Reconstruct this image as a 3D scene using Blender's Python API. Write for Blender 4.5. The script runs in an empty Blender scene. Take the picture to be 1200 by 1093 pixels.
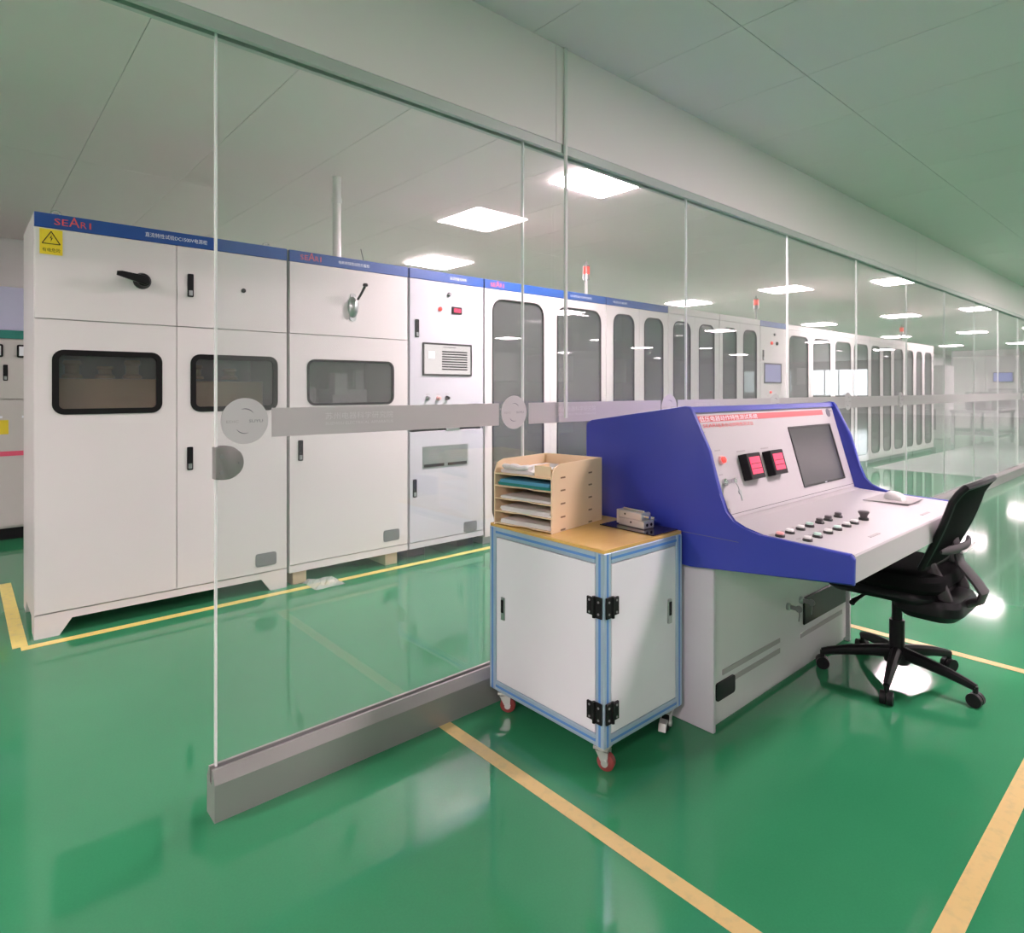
import bpy, bmesh, math, random
from mathutils import Vector, Matrix
R = math.radians
random.seed(7)
SC = bpy.context.scene
COL = SC.collection

# ------------------------------------------------------------------ camera, world, exposure
cam_d = bpy.data.cameras.new('camera'); cam = bpy.data.objects.new('camera', cam_d); COL.objects.link(cam)
cam_d.sensor_fit = 'HORIZONTAL'; cam_d.sensor_width = 36.0
cam_d.lens = 36.0 * 734.0 / 1200.0
cam_d.shift_y = -90.5 / 1200.0
cam_d.clip_start = 0.05; cam_d.clip_end = 200
cam.location = (0, 0, 1.28)
cam.rotation_euler = (R(90), 0, -math.asin(0.6625))
SC.camera = cam
w = bpy.data.worlds.new('world'); SC.world = w; w.use_nodes = True
w.node_tree.nodes['Background'].inputs[0].default_value = (0.75, 0.82, 0.9, 1)
w.node_tree.nodes['Background'].inputs[1].default_value = 0.6
SC.view_settings.view_transform = 'Standard'; SC.view_settings.look = 'None'
SC.view_settings.gamma = 1.0; SC.view_settings.use_curve_mapping = False
SC.view_settings.exposure = 1.57
PANEL_POWER = 44.0

# ------------------------------------------------------------------ materials
def new_mat(name):
    m = bpy.data.materials.new(name); m.use_nodes = True
    nt = m.node_tree; b = nt.nodes['Principled BSDF']
    return m, nt, b

def mat(name, col, rough=0.5, metal=0.0, var=0.04, scale=6.0, bump=0.0, bscale=200.0, coat=0.0, spec=0.5, emit=None, estr=0.0):
    m, nt, b = new_mat(name)
    tc = nt.nodes.new('ShaderNodeTexCoord')
    n = nt.nodes.new('ShaderNodeTexNoise'); n.inputs['Scale'].default_value = scale; n.inputs['Detail'].default_value = 4
    nt.links.new(tc.outputs['Object'], n.inputs['Vector'])
    mx = nt.nodes.new('ShaderNodeMix'); mx.data_type = 'RGBA'
    lo = tuple(max(0, c * (1 - var)) for c in col); hi = tuple(min(1, c * (1 + var)) for c in col)
    mx.inputs[6].default_value = (*lo, 1); mx.inputs[7].default_value = (*hi, 1)
    nt.links.new(n.outputs['Fac'], mx.inputs[0]); nt.links.new(mx.outputs[2], b.inputs['Base Color'])
    b.inputs['Roughness'].default_value = rough; b.inputs['Metallic'].default_value = metal
    b.inputs['Coat Weight'].default_value = coat; b.inputs['Coat Roughness'].default_value = 0.08
    b.inputs['Specular IOR Level'].default_value = spec
    if bump:
        n2 = nt.nodes.new('ShaderNodeTexNoise'); n2.inputs['Scale'].default_value = bscale
        nt.links.new(tc.outputs['Object'], n2.inputs['Vector'])
        bp = nt.nodes.new('ShaderNodeBump'); bp.inputs['Strength'].default_value = bump; bp.inputs['Distance'].default_value = 0.002
        nt.links.new(n2.outputs['Fac'], bp.inputs['Height']); nt.links.new(bp.outputs['Normal'], b.inputs['Normal'])
    if emit:
        b.inputs['Emission Color'].default_value = (*emit, 1); b.inputs['Emission Strength'].default_value = estr
    return m

def glass_mat(name, tint, haze=0.03, hazecol=(0.8, 0.82, 0.82), f0=0.04, grime=0.0):
    m = bpy.data.materials.new(name); m.use_nodes = True; nt = m.node_tree
    nt.nodes.remove(nt.nodes['Principled BSDF']); out = nt.nodes['Material Output']
    lw = nt.nodes.new('ShaderNodeLayerWeight'); lw.inputs['Blend'].default_value = 0.5
    p = nt.nodes.new('ShaderNodeMath'); p.operation = 'POWER'; p.inputs[1].default_value = 5
    nt.links.new(lw.outputs['Facing'], p.inputs[0])
    ma = nt.nodes.new('ShaderNodeMath'); ma.operation = 'MULTIPLY_ADD'; ma.inputs[1].default_value = 1 - f0; ma.inputs[2].default_value = f0
    nt.links.new(p.outputs[0], ma.inputs[0])
    tr = nt.nodes.new('ShaderNodeBsdfTransparent'); tr.inputs[0].default_value = (*tint, 1)
    gl = nt.nodes.new('ShaderNodeBsdfGlossy'); gl.inputs['Roughness'].default_value = 0.0; gl.inputs[0].default_value = (1, 1, 1, 1)
    df = nt.nodes.new('ShaderNodeBsdfDiffuse'); df.inputs[0].default_value = (*hazecol, 1)
    m1 = nt.nodes.new('ShaderNodeMixShader'); m2 = nt.nodes.new('ShaderNodeMixShader')
    m1.inputs[0].default_value = haze
    if grime:
        tc = nt.nodes.new('ShaderNodeTexCoord'); n = nt.nodes.new('ShaderNodeTexNoise'); n.inputs['Scale'].default_value = 1.6; n.inputs['Detail'].default_value = 6
        mp = nt.nodes.new('ShaderNodeMapRange'); mp.inputs[1].default_value = 0.35; mp.inputs[2].default_value = 0.75
        mp.inputs[3].default_value = haze; mp.inputs[4].default_value = haze + grime
        nt.links.new(tc.outputs['Object'], n.inputs[0]); nt.links.new(n.outputs['Fac'], mp.inputs[0]); nt.links.new(mp.outputs[0], m1.inputs[0])
    # dust film and painted-in haze over far views; both grow with the slant path
    p4 = nt.nodes.new('ShaderNodeMath'); p4.operation = 'POWER'; p4.inputs[1].default_value = 4
    nt.links.new(lw.outputs['Facing'], p4.inputs[0])
    dm = nt.nodes.new('ShaderNodeMath'); dm.operation = 'MULTIPLY_ADD'; dm.inputs[1].default_value = 0.22; dm.inputs[2].default_value = haze
    nt.links.new(p4.outputs[0], dm.inputs[0])
    if grime: nt.links.new(mp.outputs[0], dm.inputs[2])
    nt.links.new(dm.outputs[0], m1.inputs[0])
    nt.links.new(tr.outputs[0], m1.inputs[1]); nt.links.new(df.outputs[0], m1.inputs[2])
    nt.links.new(ma.outputs[0], m2.inputs[0]); nt.links.new(m1.outputs[0], m2.inputs[1]); nt.links.new(gl.outputs[0], m2.inputs[2])
    nt.links.new(m2.outputs[0], out.inputs[0])
    return m

def emit_mat(name, col, s):
    m = bpy.data.materials.new(name); m.use_nodes = True; nt = m.node_tree
    nt.nodes.remove(nt.nodes['Principled BSDF'])
    e = nt.nodes.new('ShaderNodeEmission'); e.inputs[0].default_value = (*col, 1); e.inputs[1].default_value = s
    nt.links.new(e.outputs[0], nt.nodes['Material Output'].inputs[0])
    return m

def floor_mat(name, lo, hi, rough=0.07):
    m, nt, b = new_mat(name)
    tc = nt.nodes.new('ShaderNodeTexCoord')
    n = nt.nodes.new('ShaderNodeTexNoise'); n.inputs['Scale'].default_value = 0.9; n.inputs['Detail'].default_value = 5
    n3 = nt.nodes.new('ShaderNodeTexNoise'); n3.inputs['Scale'].default_value = 160; n3.inputs['Detail'].default_value = 2
    ad = nt.nodes.new('ShaderNodeMath'); ad.operation = 'MULTIPLY_ADD'; ad.inputs[1].default_value = 0.35
    nt.links.new(tc.outputs['Object'], n.inputs[0]); nt.links.new(tc.outputs['Object'], n3.inputs[0])
    nt.links.new(n3.outputs['Fac'], ad.inputs[0]); nt.links.new(n.outputs['Fac'], ad.inputs[2])
    mx = nt.nodes.new('ShaderNodeMix'); mx.data_type = 'RGBA'; mx.inputs[6].default_value = (*lo, 1); mx.inputs[7].default_value = (*hi, 1)
    nt.links.new(ad.outputs[0], mx.inputs[0]); nt.links.new(mx.outputs[2], b.inputs['Base Color'])
    mr = nt.nodes.new('ShaderNodeMapRange'); mr.inputs[3].default_value = rough * 0.7; mr.inputs[4].default_value = rough * 1.4
    nt.links.new(n.outputs['Fac'], mr.inputs[0]); nt.links.new(mr.outputs[0], b.inputs['Roughness'])
    nb = nt.nodes.new('ShaderNodeTexNoise'); nb.inputs['Scale'].default_value = 14; nb.inputs['Detail'].default_value = 2
    nt.links.new(tc.outputs['Object'], nb.inputs[0])
    bp = nt.nodes.new('ShaderNodeBump'); bp.inputs['Strength'].default_value = 0.025; bp.inputs['Distance'].default_value = 0.004
    nt.links.new(nb.outputs['Fac'], bp.inputs['Height']); nt.links.new(bp.outputs[0], b.inputs['Normal'])
    b.inputs['Specular IOR Level'].default_value = 0.6
    return m

def tape_mat(name, col, worn):
    m, nt, b = new_mat(name)
    tc = nt.nodes.new('ShaderNodeTexCoord'); n = nt.nodes.new('ShaderNodeTexNoise'); n.inputs['Scale'].default_value = 30; n.inputs['Detail'].default_value = 6
    cr = nt.nodes.new('ShaderNodeValToRGB'); cr.color_ramp.elements[0].position = 0.3; cr.color_ramp.elements[1].position = 0.5
    cr.color_ramp.elements[0].color = (*worn, 1); cr.color_ramp.elements[1].color = (*col, 1)
    nt.links.new(tc.outputs['Object'], n.inputs[0]); nt.links.new(n.outputs['Fac'], cr.inputs[0]); nt.links.new(cr.outputs[0], b.inputs['Base Color'])
    b.inputs['Roughness'].default_value = 0.32
    return m

def wood_mat(name, lo, hi, rough=0.5, sc=(2, 2, 30), coat=0.0):
    m, nt, b = new_mat(name)
    tc = nt.nodes.new('ShaderNodeTexCoord'); mp = nt.nodes.new('ShaderNodeMapping'); mp.inputs['Scale'].default_value = sc
    n = nt.nodes.new('ShaderNodeTexNoise'); n.inputs['Scale'].default_value = 4; n.inputs['Detail'].default_value = 6; n.inputs['Distortion'].default_value = 0.6
    mx = nt.nodes.new('ShaderNodeMix'); mx.data_type = 'RGBA'; mx.inputs[6].default_value = (*lo, 1); mx.inputs[7].default_value = (*hi, 1)
    nt.links.new(tc.outputs['Object'], mp.inputs[0]); nt.links.new(mp.outputs[0], n.inputs[0]); nt.links.new(n.outputs['Fac'], mx.inputs[0])
    nt.links.new(mx.outputs[2], b.inputs['Base Color']); b.inputs['Roughness'].default_value = rough; b.inputs['Coat Weight'].default_value = coat
    return m

def steel_mat(name, col, rough=0.3):
    m, nt, b = new_mat(name)
    tc = nt.nodes.new('ShaderNodeTexCoord'); mp = nt.nodes.new('ShaderNodeMapping'); mp.inputs['Scale'].default_value = (1, 60, 120)
    n = nt.nodes.new('ShaderNodeTexNoise'); n.inputs['Scale'].default_value = 3; n.inputs['Detail'].default_value = 5
    mr = nt.nodes.new('ShaderNodeMapRange'); mr.inputs[3].default_value = rough * 0.7; mr.inputs[4].default_value = rough * 1.4
    nt.links.new(tc.outputs['Object'], mp.inputs[0]); nt.links.new(mp.outputs[0], n.inputs[0]); nt.links.new(n.outputs['Fac'], mr.inputs[0])
    nt.links.new(mr.outputs[0], b.inputs['Roughness']); b.inputs['Base Color'].default_value = (*col, 1); b.inputs['Metallic'].default_value = 1
    return m

def screen_mat(name, base, s):
    m = emit_mat(name, base, s); return m

MT = dict(
    floor=floor_mat('green_epoxy', (0.020, 0.165, 0.070), (0.036, 0.245, 0.108)),
    floor2=floor_mat('pale_grey_floor', (0.42, 0.46, 0.45), (0.56, 0.6, 0.58), 0.16),
    ceil=mat('ceiling_paint', (0.83, 0.725, 0.72), 0.55, var=0.03, scale=1.5),
    ceilback=mat('ceiling_void', (0.46, 0.42, 0.42), 0.8),
    wall=mat('wall_paint', (0.78, 0.78, 0.77), 0.6, var=0.03, scale=2),
    header=mat('header_panel', (0.80, 0.745, 0.735), 0.42, var=0.02, scale=2),
    channel=mat('top_channel', (0.50, 0.54, 0.51), 0.35, metal=0.2),
    cab=mat('cabinet_powder', (0.68, 0.66, 0.645), 0.34, var=0.02, scale=3, bump=0.05, bscale=500),
    cabc=mat('cabinet_cool_powder', (0.53, 0.545, 0.58), 0.34, var=0.02, scale=3, bump=0.05, bscale=500),
    cabin=mat('cabinet_inside', (0.5, 0.52, 0.51), 0.6),
    seam=mat('dark_seam', (0.16, 0.16, 0.165), 0.7),
    blue=mat('banner_blue', (0.016, 0.075, 0.30), 0.35),
    cream=mat('banner_cream', (0.66, 0.64, 0.62), 0.4),
    red=mat('red_letters', (0.75, 0.10, 0.10), 0.4),
    white=mat('white_print', (0.85, 0.87, 0.92), 0.5),
    black=mat('black_plastic', (0.010, 0.010, 0.011), 0.4, spec=0.2),
    rubber=mat('black_rubber', (0.02, 0.02, 0.02), 0.6, spec=0.2),
    gasket=mat('window_gasket', (0.010, 0.010, 0.010), 0.45, spec=0.15),
    grey=mat('grey_plastic', (0.23, 0.23, 0.235), 0.45),
    lockgrey=mat('lock_grey', (0.26, 0.25, 0.245), 0.5, metal=0.3),
    vent=mat('vent_grey', (0.2, 0.205, 0.21), 0.55, bump=0.3, bscale=300),
    chrome=mat('polished_steel', (0.75, 0.76, 0.77), 0.15, metal=1.0),
    castmetal=mat('cast_metal', (0.42, 0.46, 0.45), 0.3, metal=0.8),
    steel=mat('brushed_steel', (0.40, 0.385, 0.375), 0.42, metal=0.55, var=0.12, scale=2.0),
    yellow=mat('warning_yellow', (0.85, 0.66, 0.03), 0.45),
    tape=tape_mat('yellow_tape', (0.60, 0.45, 0.19), (0.50, 0.40, 0.18)),
    tape2=tape_mat('bright_yellow_tape', (0.74, 0.64, 0.17), (0.6, 0.53, 0.2)),
    glass=glass_mat('partition_glass', (0.955, 0.972, 0.966), 0.03, grime=0.03),
    tint=glass_mat('tinted_window', (0.62, 0.64, 0.63), 0.13, (0.40, 0.42, 0.41), f0=0.06),  # grey diffuse haze paints in the near room's reflections on the panes
    clear=glass_mat('clear_window', (0.86, 0.87, 0.86), 0.05, (0.5, 0.5, 0.5), f0=0.05),
    edge=mat('glass_edge', (0.84, 0.85, 0.84), 0.15, var=0.02),
    frost=mat('frosted_band', (0.50, 0.475, 0.48), 0.55, var=0.02),
    frost2=mat('frosted_dot', (0.56, 0.54, 0.55), 0.55, var=0.02),
    frostprint=mat('frosted_print', (0.62, 0.60, 0.61), 0.6),
    dotprint=mat('dot_print', (0.16, 0.16, 0.19), 0.6),
    cblue=mat('console_blue', (0.028, 0.045, 0.36), 0.38, var=0.05, bump=0.12, bscale=700),
    cwhite=mat('console_white', (0.49, 0.475, 0.48), 0.4, var=0.015),
    cbase=mat('console_base', (0.66, 0.66, 0.66), 0.42, var=0.02),
    cside=mat('console_side', (0.64, 0.62, 0.66), 0.4, var=0.02),
    redband=mat('red_band', (0.62, 0.11, 0.12), 0.4),
    screen=mat('dark_screen', (0.035, 0.035, 0.038), 0.25),
    bezel=mat('screen_bezel', (0.02, 0.02, 0.02), 0.4),
    redled=mat('red_led', (0.5, 0.02, 0.05), 0.3, emit=(1.0, 0.04, 0.14), estr=0.30),
    redlamp=mat('red_lamp', (0.7, 0.05, 0.04), 0.3, emit=(1.0, 0.10, 0.08), estr=0.30),
    btn_white=mat('button_white', (0.82, 0.82, 0.80), 0.3),
    btn_green=mat('button_green', (0.60, 0.84, 0.74), 0.3),
    btn_red=mat('button_pink', (0.88, 0.42, 0.40), 0.3),
    btn_dark=mat('button_dark', (0.08, 0.07, 0.075), 0.35),
    tagm=mat('engraved_tag', (0.38, 0.36, 0.36), 0.5),
    alu=mat('blue_aluminium', (0.42, 0.54, 0.66), 0.33, metal=0.35),
    slot=mat('blue_slot_strip', (0.10, 0.27, 0.62), 0.4),
    panel=mat('cart_panel', (0.78, 0.785, 0.82), 0.38, var=0.02),
    board=wood_mat('varnished_board', (0.66, 0.40, 0.10), (0.76, 0.48, 0.14), 0.25, (3, 12, 3), 0.5),
    boardedge=wood_mat('plywood_edge', (0.52, 0.40, 0.25), (0.62, 0.48, 0.31), 0.6),
    mdf=wood_mat('laser_cut_board', (0.80, 0.60, 0.38), (0.86, 0.67, 0.44), 0.6, (2, 2, 2)),
    burn=mat('burnt_edge', (0.24, 0.15, 0.08), 0.7),
    paper=mat('paper', (0.74, 0.71, 0.70), 0.7),
    teal=mat('teal_folder', (0.012, 0.22, 0.19), 0.45),
    bluef=mat('blue_folder', (0.10, 0.34, 0.52), 0.45),
    wheel=mat('red_wheel', (0.28, 0.05, 0.045), 0.35),
    hubgrey=mat('wheel_hub', (0.6, 0.6, 0.58), 0.35, metal=0.5),
    acrylic=mat('dark_mat', (0.022, 0.014, 0.018), 0.12),
    alublock=mat('satin_aluminium', (0.72, 0.69, 0.67), 0.35, metal=0.55),
    fabric=mat('black_fabric', (0.006, 0.006, 0.0065), 0.85, bump=0.4, bscale=900, spec=0.1),
    mesh=mat('black_mesh', (0.006, 0.006, 0.0065), 0.8, bump=0.5, bscale=700, spec=0.1),
    chairgrey=mat('chair_grey', (0.06, 0.055, 0.058), 0.5, spec=0.3),
    chairsilver=mat('chair_silver', (0.62, 0.60, 0.60), 0.3),
    lightframe=mat('lamp_frame', (0.85, 0.85, 0.85), 0.4),
    led=emit_mat('led_panel', (1.0, 0.775, 0.845), PANEL_POWER),
    timber=wood_mat('timber_block', (0.40, 0.32, 0.2), (0.52, 0.43, 0.29), 0.7),
    plastic=glass_mat('plastic_film', (0.85, 0.9, 0.88), 0.35, (0.8, 0.86, 0.84)),
    pipe=mat('white_pipe', (0.70, 0.70, 0.68), 0.4),
    carton=mat('kraft_carton', (0.50, 0.36, 0.22), 0.7),
    copper=mat('copper_bar', (0.60, 0.30, 0.17), 0.35, metal=0.8),
    inner=mat('inner_white', (0.62, 0.63, 0.62), 0.5),
    lilac=mat('lilac_board', (0.55, 0.55, 0.74), 0.4),
    greenp=mat('green_stripe', (0.02, 0.22, 0.18), 0.5),
    pinkp=mat('pink_stripe', (0.75, 0.10, 0.18), 0.5),
    oldcab=mat('old_panel_grey', (0.60, 0.58, 0.55), 0.45),
    bench=mat('bench_grey', (0.50, 0.51, 0.52), 0.5),
    machine=mat('machine_grey', (0.34, 0.35, 0.36), 0.5),
    hmi=emit_mat('display_white', (1.0, 0.88, 0.88), 0.36),
    hmi2=emit_mat('display_lilac', (0.50, 0.46, 0.72), 0.28),
    bluescreen=emit_mat('display_blue', (0.35, 0.38, 1.0), 0.35),
    daylight=emit_mat('daylight_sky', (0.9, 0.95, 1.0), 1.6),
)

# ------------------------------------------------------------------ mesh helpers
class MB:
    def __init__(s): s.bm = bmesh.new()
    def box(s, x0, x1, y0, y1, z0, z1, b=0.0, seg=1):
        v = [s.bm.verts.new(p) for p in [(x0,y0,z0),(x1,y0,z0),(x1,y1,z0),(x0,y1,z0),(x0,y0,z1),(x1,y0,z1),(x1,y1,z1),(x0,y1,z1)]]
        fs = [s.bm.faces.new([v[i] for i in f]) for f in [(3,2,1,0),(4,5,6,7),(0,1,5,4),(1,2,6,5),(2,3,7,6),(3,0,4,7)]]
        if b:
            es = list({e for f in fs for e in f.edges})
            bmesh.ops.bevel(s.bm, geom=es, offset=b, segments=seg, affect='EDGES', profile=0.5)
        return s
    def prism(s, pts, axis, a0, a1, b=0.0, seg=2):
        def P(p, a):
            if axis == 'x': return (a, p[0], p[1])
            if axis == 'y': return (p[0], a, p[1])
            return (p[0], p[1], a)
        A = [s.bm.verts.new(P(p, a0)) for p in pts]; B = [s.bm.verts.new(P(p, a1)) for p in pts]
        fs = [s.bm.faces.new(A), s.bm.faces.new(B[::-1])]
        n = len(pts)
        for i in range(n): fs.append(s.bm.faces.new([A[(i+1) % n], A[i], B[i], B[(i+1) % n]]))
        if b:
            es = [e for e in (set(fs[0].edges) | set(fs[1].edges))]
            bmesh.ops.bevel(s.bm, geom=es, offset=b, segments=seg, affect='EDGES', profile=0.5)
        return s
    def cyl(s, p0, p1, r0, r1=None, n=16):
        r1 = r0 if r1 is None else r1
        p0, p1 = Vector(p0), Vector(p1); d = (p1 - p0).normalized()
        u = d.orthogonal().normalized(); q = d.cross(u)
        A = []; B = []
        for i in range(n):
            t = 2 * math.pi * i / n; o = u * math.cos(t) + q * math.sin(t)
            A.append(s.bm.verts.new(p0 + o * r0)); B.append(s.bm.verts.new(p1 + o * r1))
        s.bm.faces.new(A[::-1]); s.bm.faces.new(B)
        for i in range(n): s.bm.faces.new([A[i], A[(i+1) % n], B[(i+1) % n], B[i]])
        return s
    def tube(s, pts, r, n=10, sx=1.0, up=None):
        pts = [Vector(p) for p in pts]; rings = []
        m = len(pts)
        rs = r if isinstance(r, (list, tuple)) else [r] * m
        prev = None
        for i, p in enumerate(pts):
            d = (pts[min(i+1, m-1)] - pts[max(i-1, 0)]).normalized()
            if up is not None:
                u = d.cross(Vector(up)).normalized()
            elif prev is None: u = d.orthogonal().normalized()
            else: u = (prev - d * prev.dot(d)).normalized()
            prev = u; q = d.cross(u)
            rings.append([s.bm.verts.new(p + u * math.cos(2*math.pi*k/n) * rs[i] * sx + q * math.sin(2*math.pi*k/n) * rs[i]) for k in range(n)])
        s.bm.faces.new(rings[0][::-1]); s.bm.faces.new(rings[-1])
        for a, b in zip(rings, rings[1:]):
            for k in range(n): s.bm.faces.new([a[k], a[(k+1) % n], b[(k+1) % n], b[k]])
        return s
    def lathe(s, prof, c=(0, 0, 0), axis='z', n=20):
        rings = []
        for r, h in prof:
            ring = []
            for k in range(n):
                t = 2*math.pi*k/n; a, b = r*math.cos(t), r*math.sin(t)
                p = (a, b, h) if axis == 'z' else ((a, h, b) if axis == 'y' else (h, a, b))
                ring.append(s.bm.verts.new(Vector(p) + Vector(c)))
            rings.append(ring)
        s.bm.faces.new(rings[0]); s.bm.faces.new(rings[-1])
        for a, b in zip(rings, rings[1:]):
            for k in range(n): s.bm.faces.new([a[k], a[(k+1) % n], b[(k+1) % n], b[k]])
        return s
    def loop(s, x0, x1, z0, z1, rad, y, k=6):
        out = []
        for cx, cz, a0 in [(x1-rad, z1-rad, 0), (x0+rad, z1-rad, 90), (x0+rad, z0+rad, 180), (x1-rad, z0+rad, 270)]:
            for i in range(k + 1):
                t = R(a0 + 90 * i / k); out.append((cx + rad*math.cos(t), y, cz + rad*math.sin(t)))
        return out
    def rplate(s, x0, x1, z0, z1, rad, y0, y1, k=5):
        A = [s.bm.verts.new(p) for p in s.loop(x0, x1, z0, z1, rad, y0, k)]; B = [s.bm.verts.new(p) for p in s.loop(x0, x1, z0, z1, rad, y1, k)]
        s.bm.faces.new(A); s.bm.faces.new(B[::-1]); n = len(A)
        for i in range(n): s.bm.faces.new([A[i], B[i], B[(i+1) % n], A[(i+1) % n]])
        return s
    def ring(s, outer, orad, inner, irad, y0, y1, k=6):
        o0 = [s.bm.verts.new(p) for p in s.loop(*outer, orad, y0, k)]; o1 = [s.bm.verts.new(p) for p in s.loop(*outer, orad, y1, k)]
        i0 = [s.bm.verts.new(p) for p in s.loop(*inner, irad, y0, k)]; i1 = [s.bm.verts.new(p) for p in s.loop(*inner, irad, y1, k)]
        n = len(o0)
        for a in range(n):
            b = (a + 1) % n
            s.bm.faces.new([o0[a], i0[a], i0[b], o0[b]]); s.bm.faces.new([o1[a], o1[b], i1[b], i1[a]])
            s.bm.faces.new([o0[a], o0[b], o1[b], o1[a]]); s.bm.faces.new([i0[a], i1[a], i1[b], i0[b]])
        return s
    def build(s, name, m, parent=None, smooth=True, loc=None, rot=None):
        bmesh.ops.recalc_face_normals(s.bm, faces=s.bm.faces)
        me = bpy.data.meshes.new(name); s.bm.to_mesh(me); s.bm.free()
        me.materials.append(MT[m] if isinstance(m, str) else m)
        if smooth:
            me.polygons.foreach_set('use_smooth', [True] * len(me.polygons)); me.set_sharp_from_angle(angle=R(32))
        o = bpy.data.objects.new(name, me); COL.objects.link(o)
        if parent: o.parent = parent
        if loc: o.location = loc
        if rot: o.rotation_euler = rot
        return o

def tag(o, label=None, cat=None, group=None, kind=None):
    if label: o['label'] = label
    if cat: o['category'] = cat
    if group: o['group'] = group
    if kind: o['kind'] = kind
    return o

def thing(name, label, cat, loc=(0, 0, 0), rz=0.0, group=None):
    o = bpy.data.objects.new(name, None); COL.objects.link(o); o.location = loc; o.rotation_euler = (0, 0, rz)
    o.empty_display_size = 0.1
    return tag(o, label, cat, group)

def struct(o, label=None): o['kind'] = 'structure'; o['label'] = label if label else o.name; return o

def copy_tree(o, parent=None):
    c = o.copy(); COL.objects.link(c); c.parent = parent
    for ch in list(o.children): copy_tree(ch, c)
    return c

def text(name, body, w, h, m, parent, loc, rot=(R(90), 0, 0)):
    cu = bpy.data.curves.new(name, 'FONT'); cu.body = body; cu.size = 1.0; cu.resolution_u = 2
    t = bpy.data.objects.new(name + '_tmp', cu); COL.objects.link(t)
    dg = bpy.context.evaluated_depsgraph_get(); dg.update()
    me = bpy.data.meshes.new_from_object(t.evaluated_get(dg)); bpy.data.objects.remove(t); bpy.data.curves.remove(cu)
    if len(me.vertices):
        xs = [v.co.x for v in me.vertices]; ys = [v.co.y for v in me.vertices]
        x0, x1, y0, y1 = min(xs), max(xs), min(ys), max(ys)
        for v in me.vertices:
            v.co.x = (v.co.x - x0) / max(1e-6, x1 - x0) * w; v.co.y = (v.co.y - y0) / max(1e-6, y1 - y0) * h; v.co.z = 0
    me.name = name; me.materials.clear(); me.materials.append(MT[m])
    o = bpy.data.objects.new(name, me); COL.objects.link(o); o.parent = parent; o.location = loc; o.rotation_euler = rot
    return o

# ------------------------------------------------------------------ room shell
XL, XR, YB, YF, H = -5.0, 36.0, 8.2, -13.0, 2.82
struct(MB().box(XL, XR, YF, YB, -0.12, 0).build('floor', 'floor', smooth=False), 'glossy green epoxy floor')
struct(MB().box(11.15, XR - 0.01, 2.12, 3.75, 0.0, 0.003).build('floor_far', 'floor2', smooth=False), 'pale grey floor area beyond the green floor')  # thin pale grey slab on top of the green floor
ceil = struct(MB().box(XL, XR, YF, YB, H + 0.012, H + 0.15).build('ceiling', 'ceilback', smooth=False), 'grey white panelled ceiling')
rows = [(YF, -9.0), (-9.0, -5.0), (-5.0, -2.4), (-2.4, 0.085), (0.085, 1.345), (1.345, 1.985), (1.985, 5.1), (5.1, YB)]
g = 0.0014
cols = [0.60 + 0.63 * i for i in range(-3, 20)]
pan_cache = {}
for (ya, yb) in rows:
    xs = cols if ya > -2.5 else [cols[0], cols[-1]]
    for xa, xb in zip(xs, xs[1:]):
        key = (round(xb - xa, 3), round(yb - ya, 3))
        if key in pan_cache:
            o = pan_cache[key].copy(); COL.objects.link(o)
        else:
            o = MB().box(g, xb - xa - g, g, yb - ya - g, 0, 0.011).build('ceiling_panel', 'ceil', ceil, smooth=False); pan_cache[key] = o
        o.location = (xa, ya, H)
MB().box(XL + .01, cols[0], YF + .01, YB - .01, H, H + 0.011).build('ceiling_panel', 'ceil', ceil, smooth=False)
MB().box(cols[-1], XR - .01, YF + .01, YB - .01, H, H + 0.011).build('ceiling_panel', 'ceil', ceil, smooth=False)
struct(MB().box(XL, XR, YB, YB + 0.15, 0, H + 0.15).build('wall_back', 'wall', smooth=False), 'pale wall behind the cabinet row')
struct(MB().box(XL, XR, YF - 0.15, YF, 0, H + 0.15).build('wall_front', 'wall', smooth=False), 'pale wall opposite the glass partition')
struct(MB().box(XL - 0.15, XL, YF, YB, 0, H + 0.15).build('wall_left', 'wall', smooth=False), 'pale end wall')
wr = MB()
wr.box(XR, XR + .15, YF, -11.3, 0, H + .15); wr.box(XR, XR + .15, -8.3, YB, 0, H + .15)
wr.box(XR, XR + .15, -11.3, -8.3, 0, .9); wr.box(XR, XR + .15, -11.3, -8.3, 2.4, H + .15)
struct(wr.build('wall_right', 'wall', smooth=False), 'pale far end wall with a window')
win = thing('window_1', 'bright window in the far end wall', None, (XR, -11.3, 0.9)); win['kind'] = 'structure'
fr = MB().box(0, .08, 0, 3.0, 0, .06).box(0, .08, 0, 3.0, 1.44, 1.5)
for k in range(5): fr.box(0, .08, k * 0.735, k * 0.735 + .06, .06, 1.44)
fr.build('window_frame', 'lightframe', win, smooth=False)
for k in range(4): MB().box(.03, .04, k * 0.735 + .06, (k + 1) * 0.735, .06, 1.44).build('pane', 'daylight', win, smooth=False)

# header beam over the glass
hd = struct(thing('wall_header', 'white boxed header beam above the glass partition', None), 'white boxed header beam above the glass partition')
for xa, xb in [(XL, 2.0), (2.004, 7.0), (7.004, 12.0), (12.004, 22.0), (22.004, XR)]:
    MB().box(xa, xb, 1.965, 2.035, 2.385, H).build('header_panel', 'header', hd, smooth=False)

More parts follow.
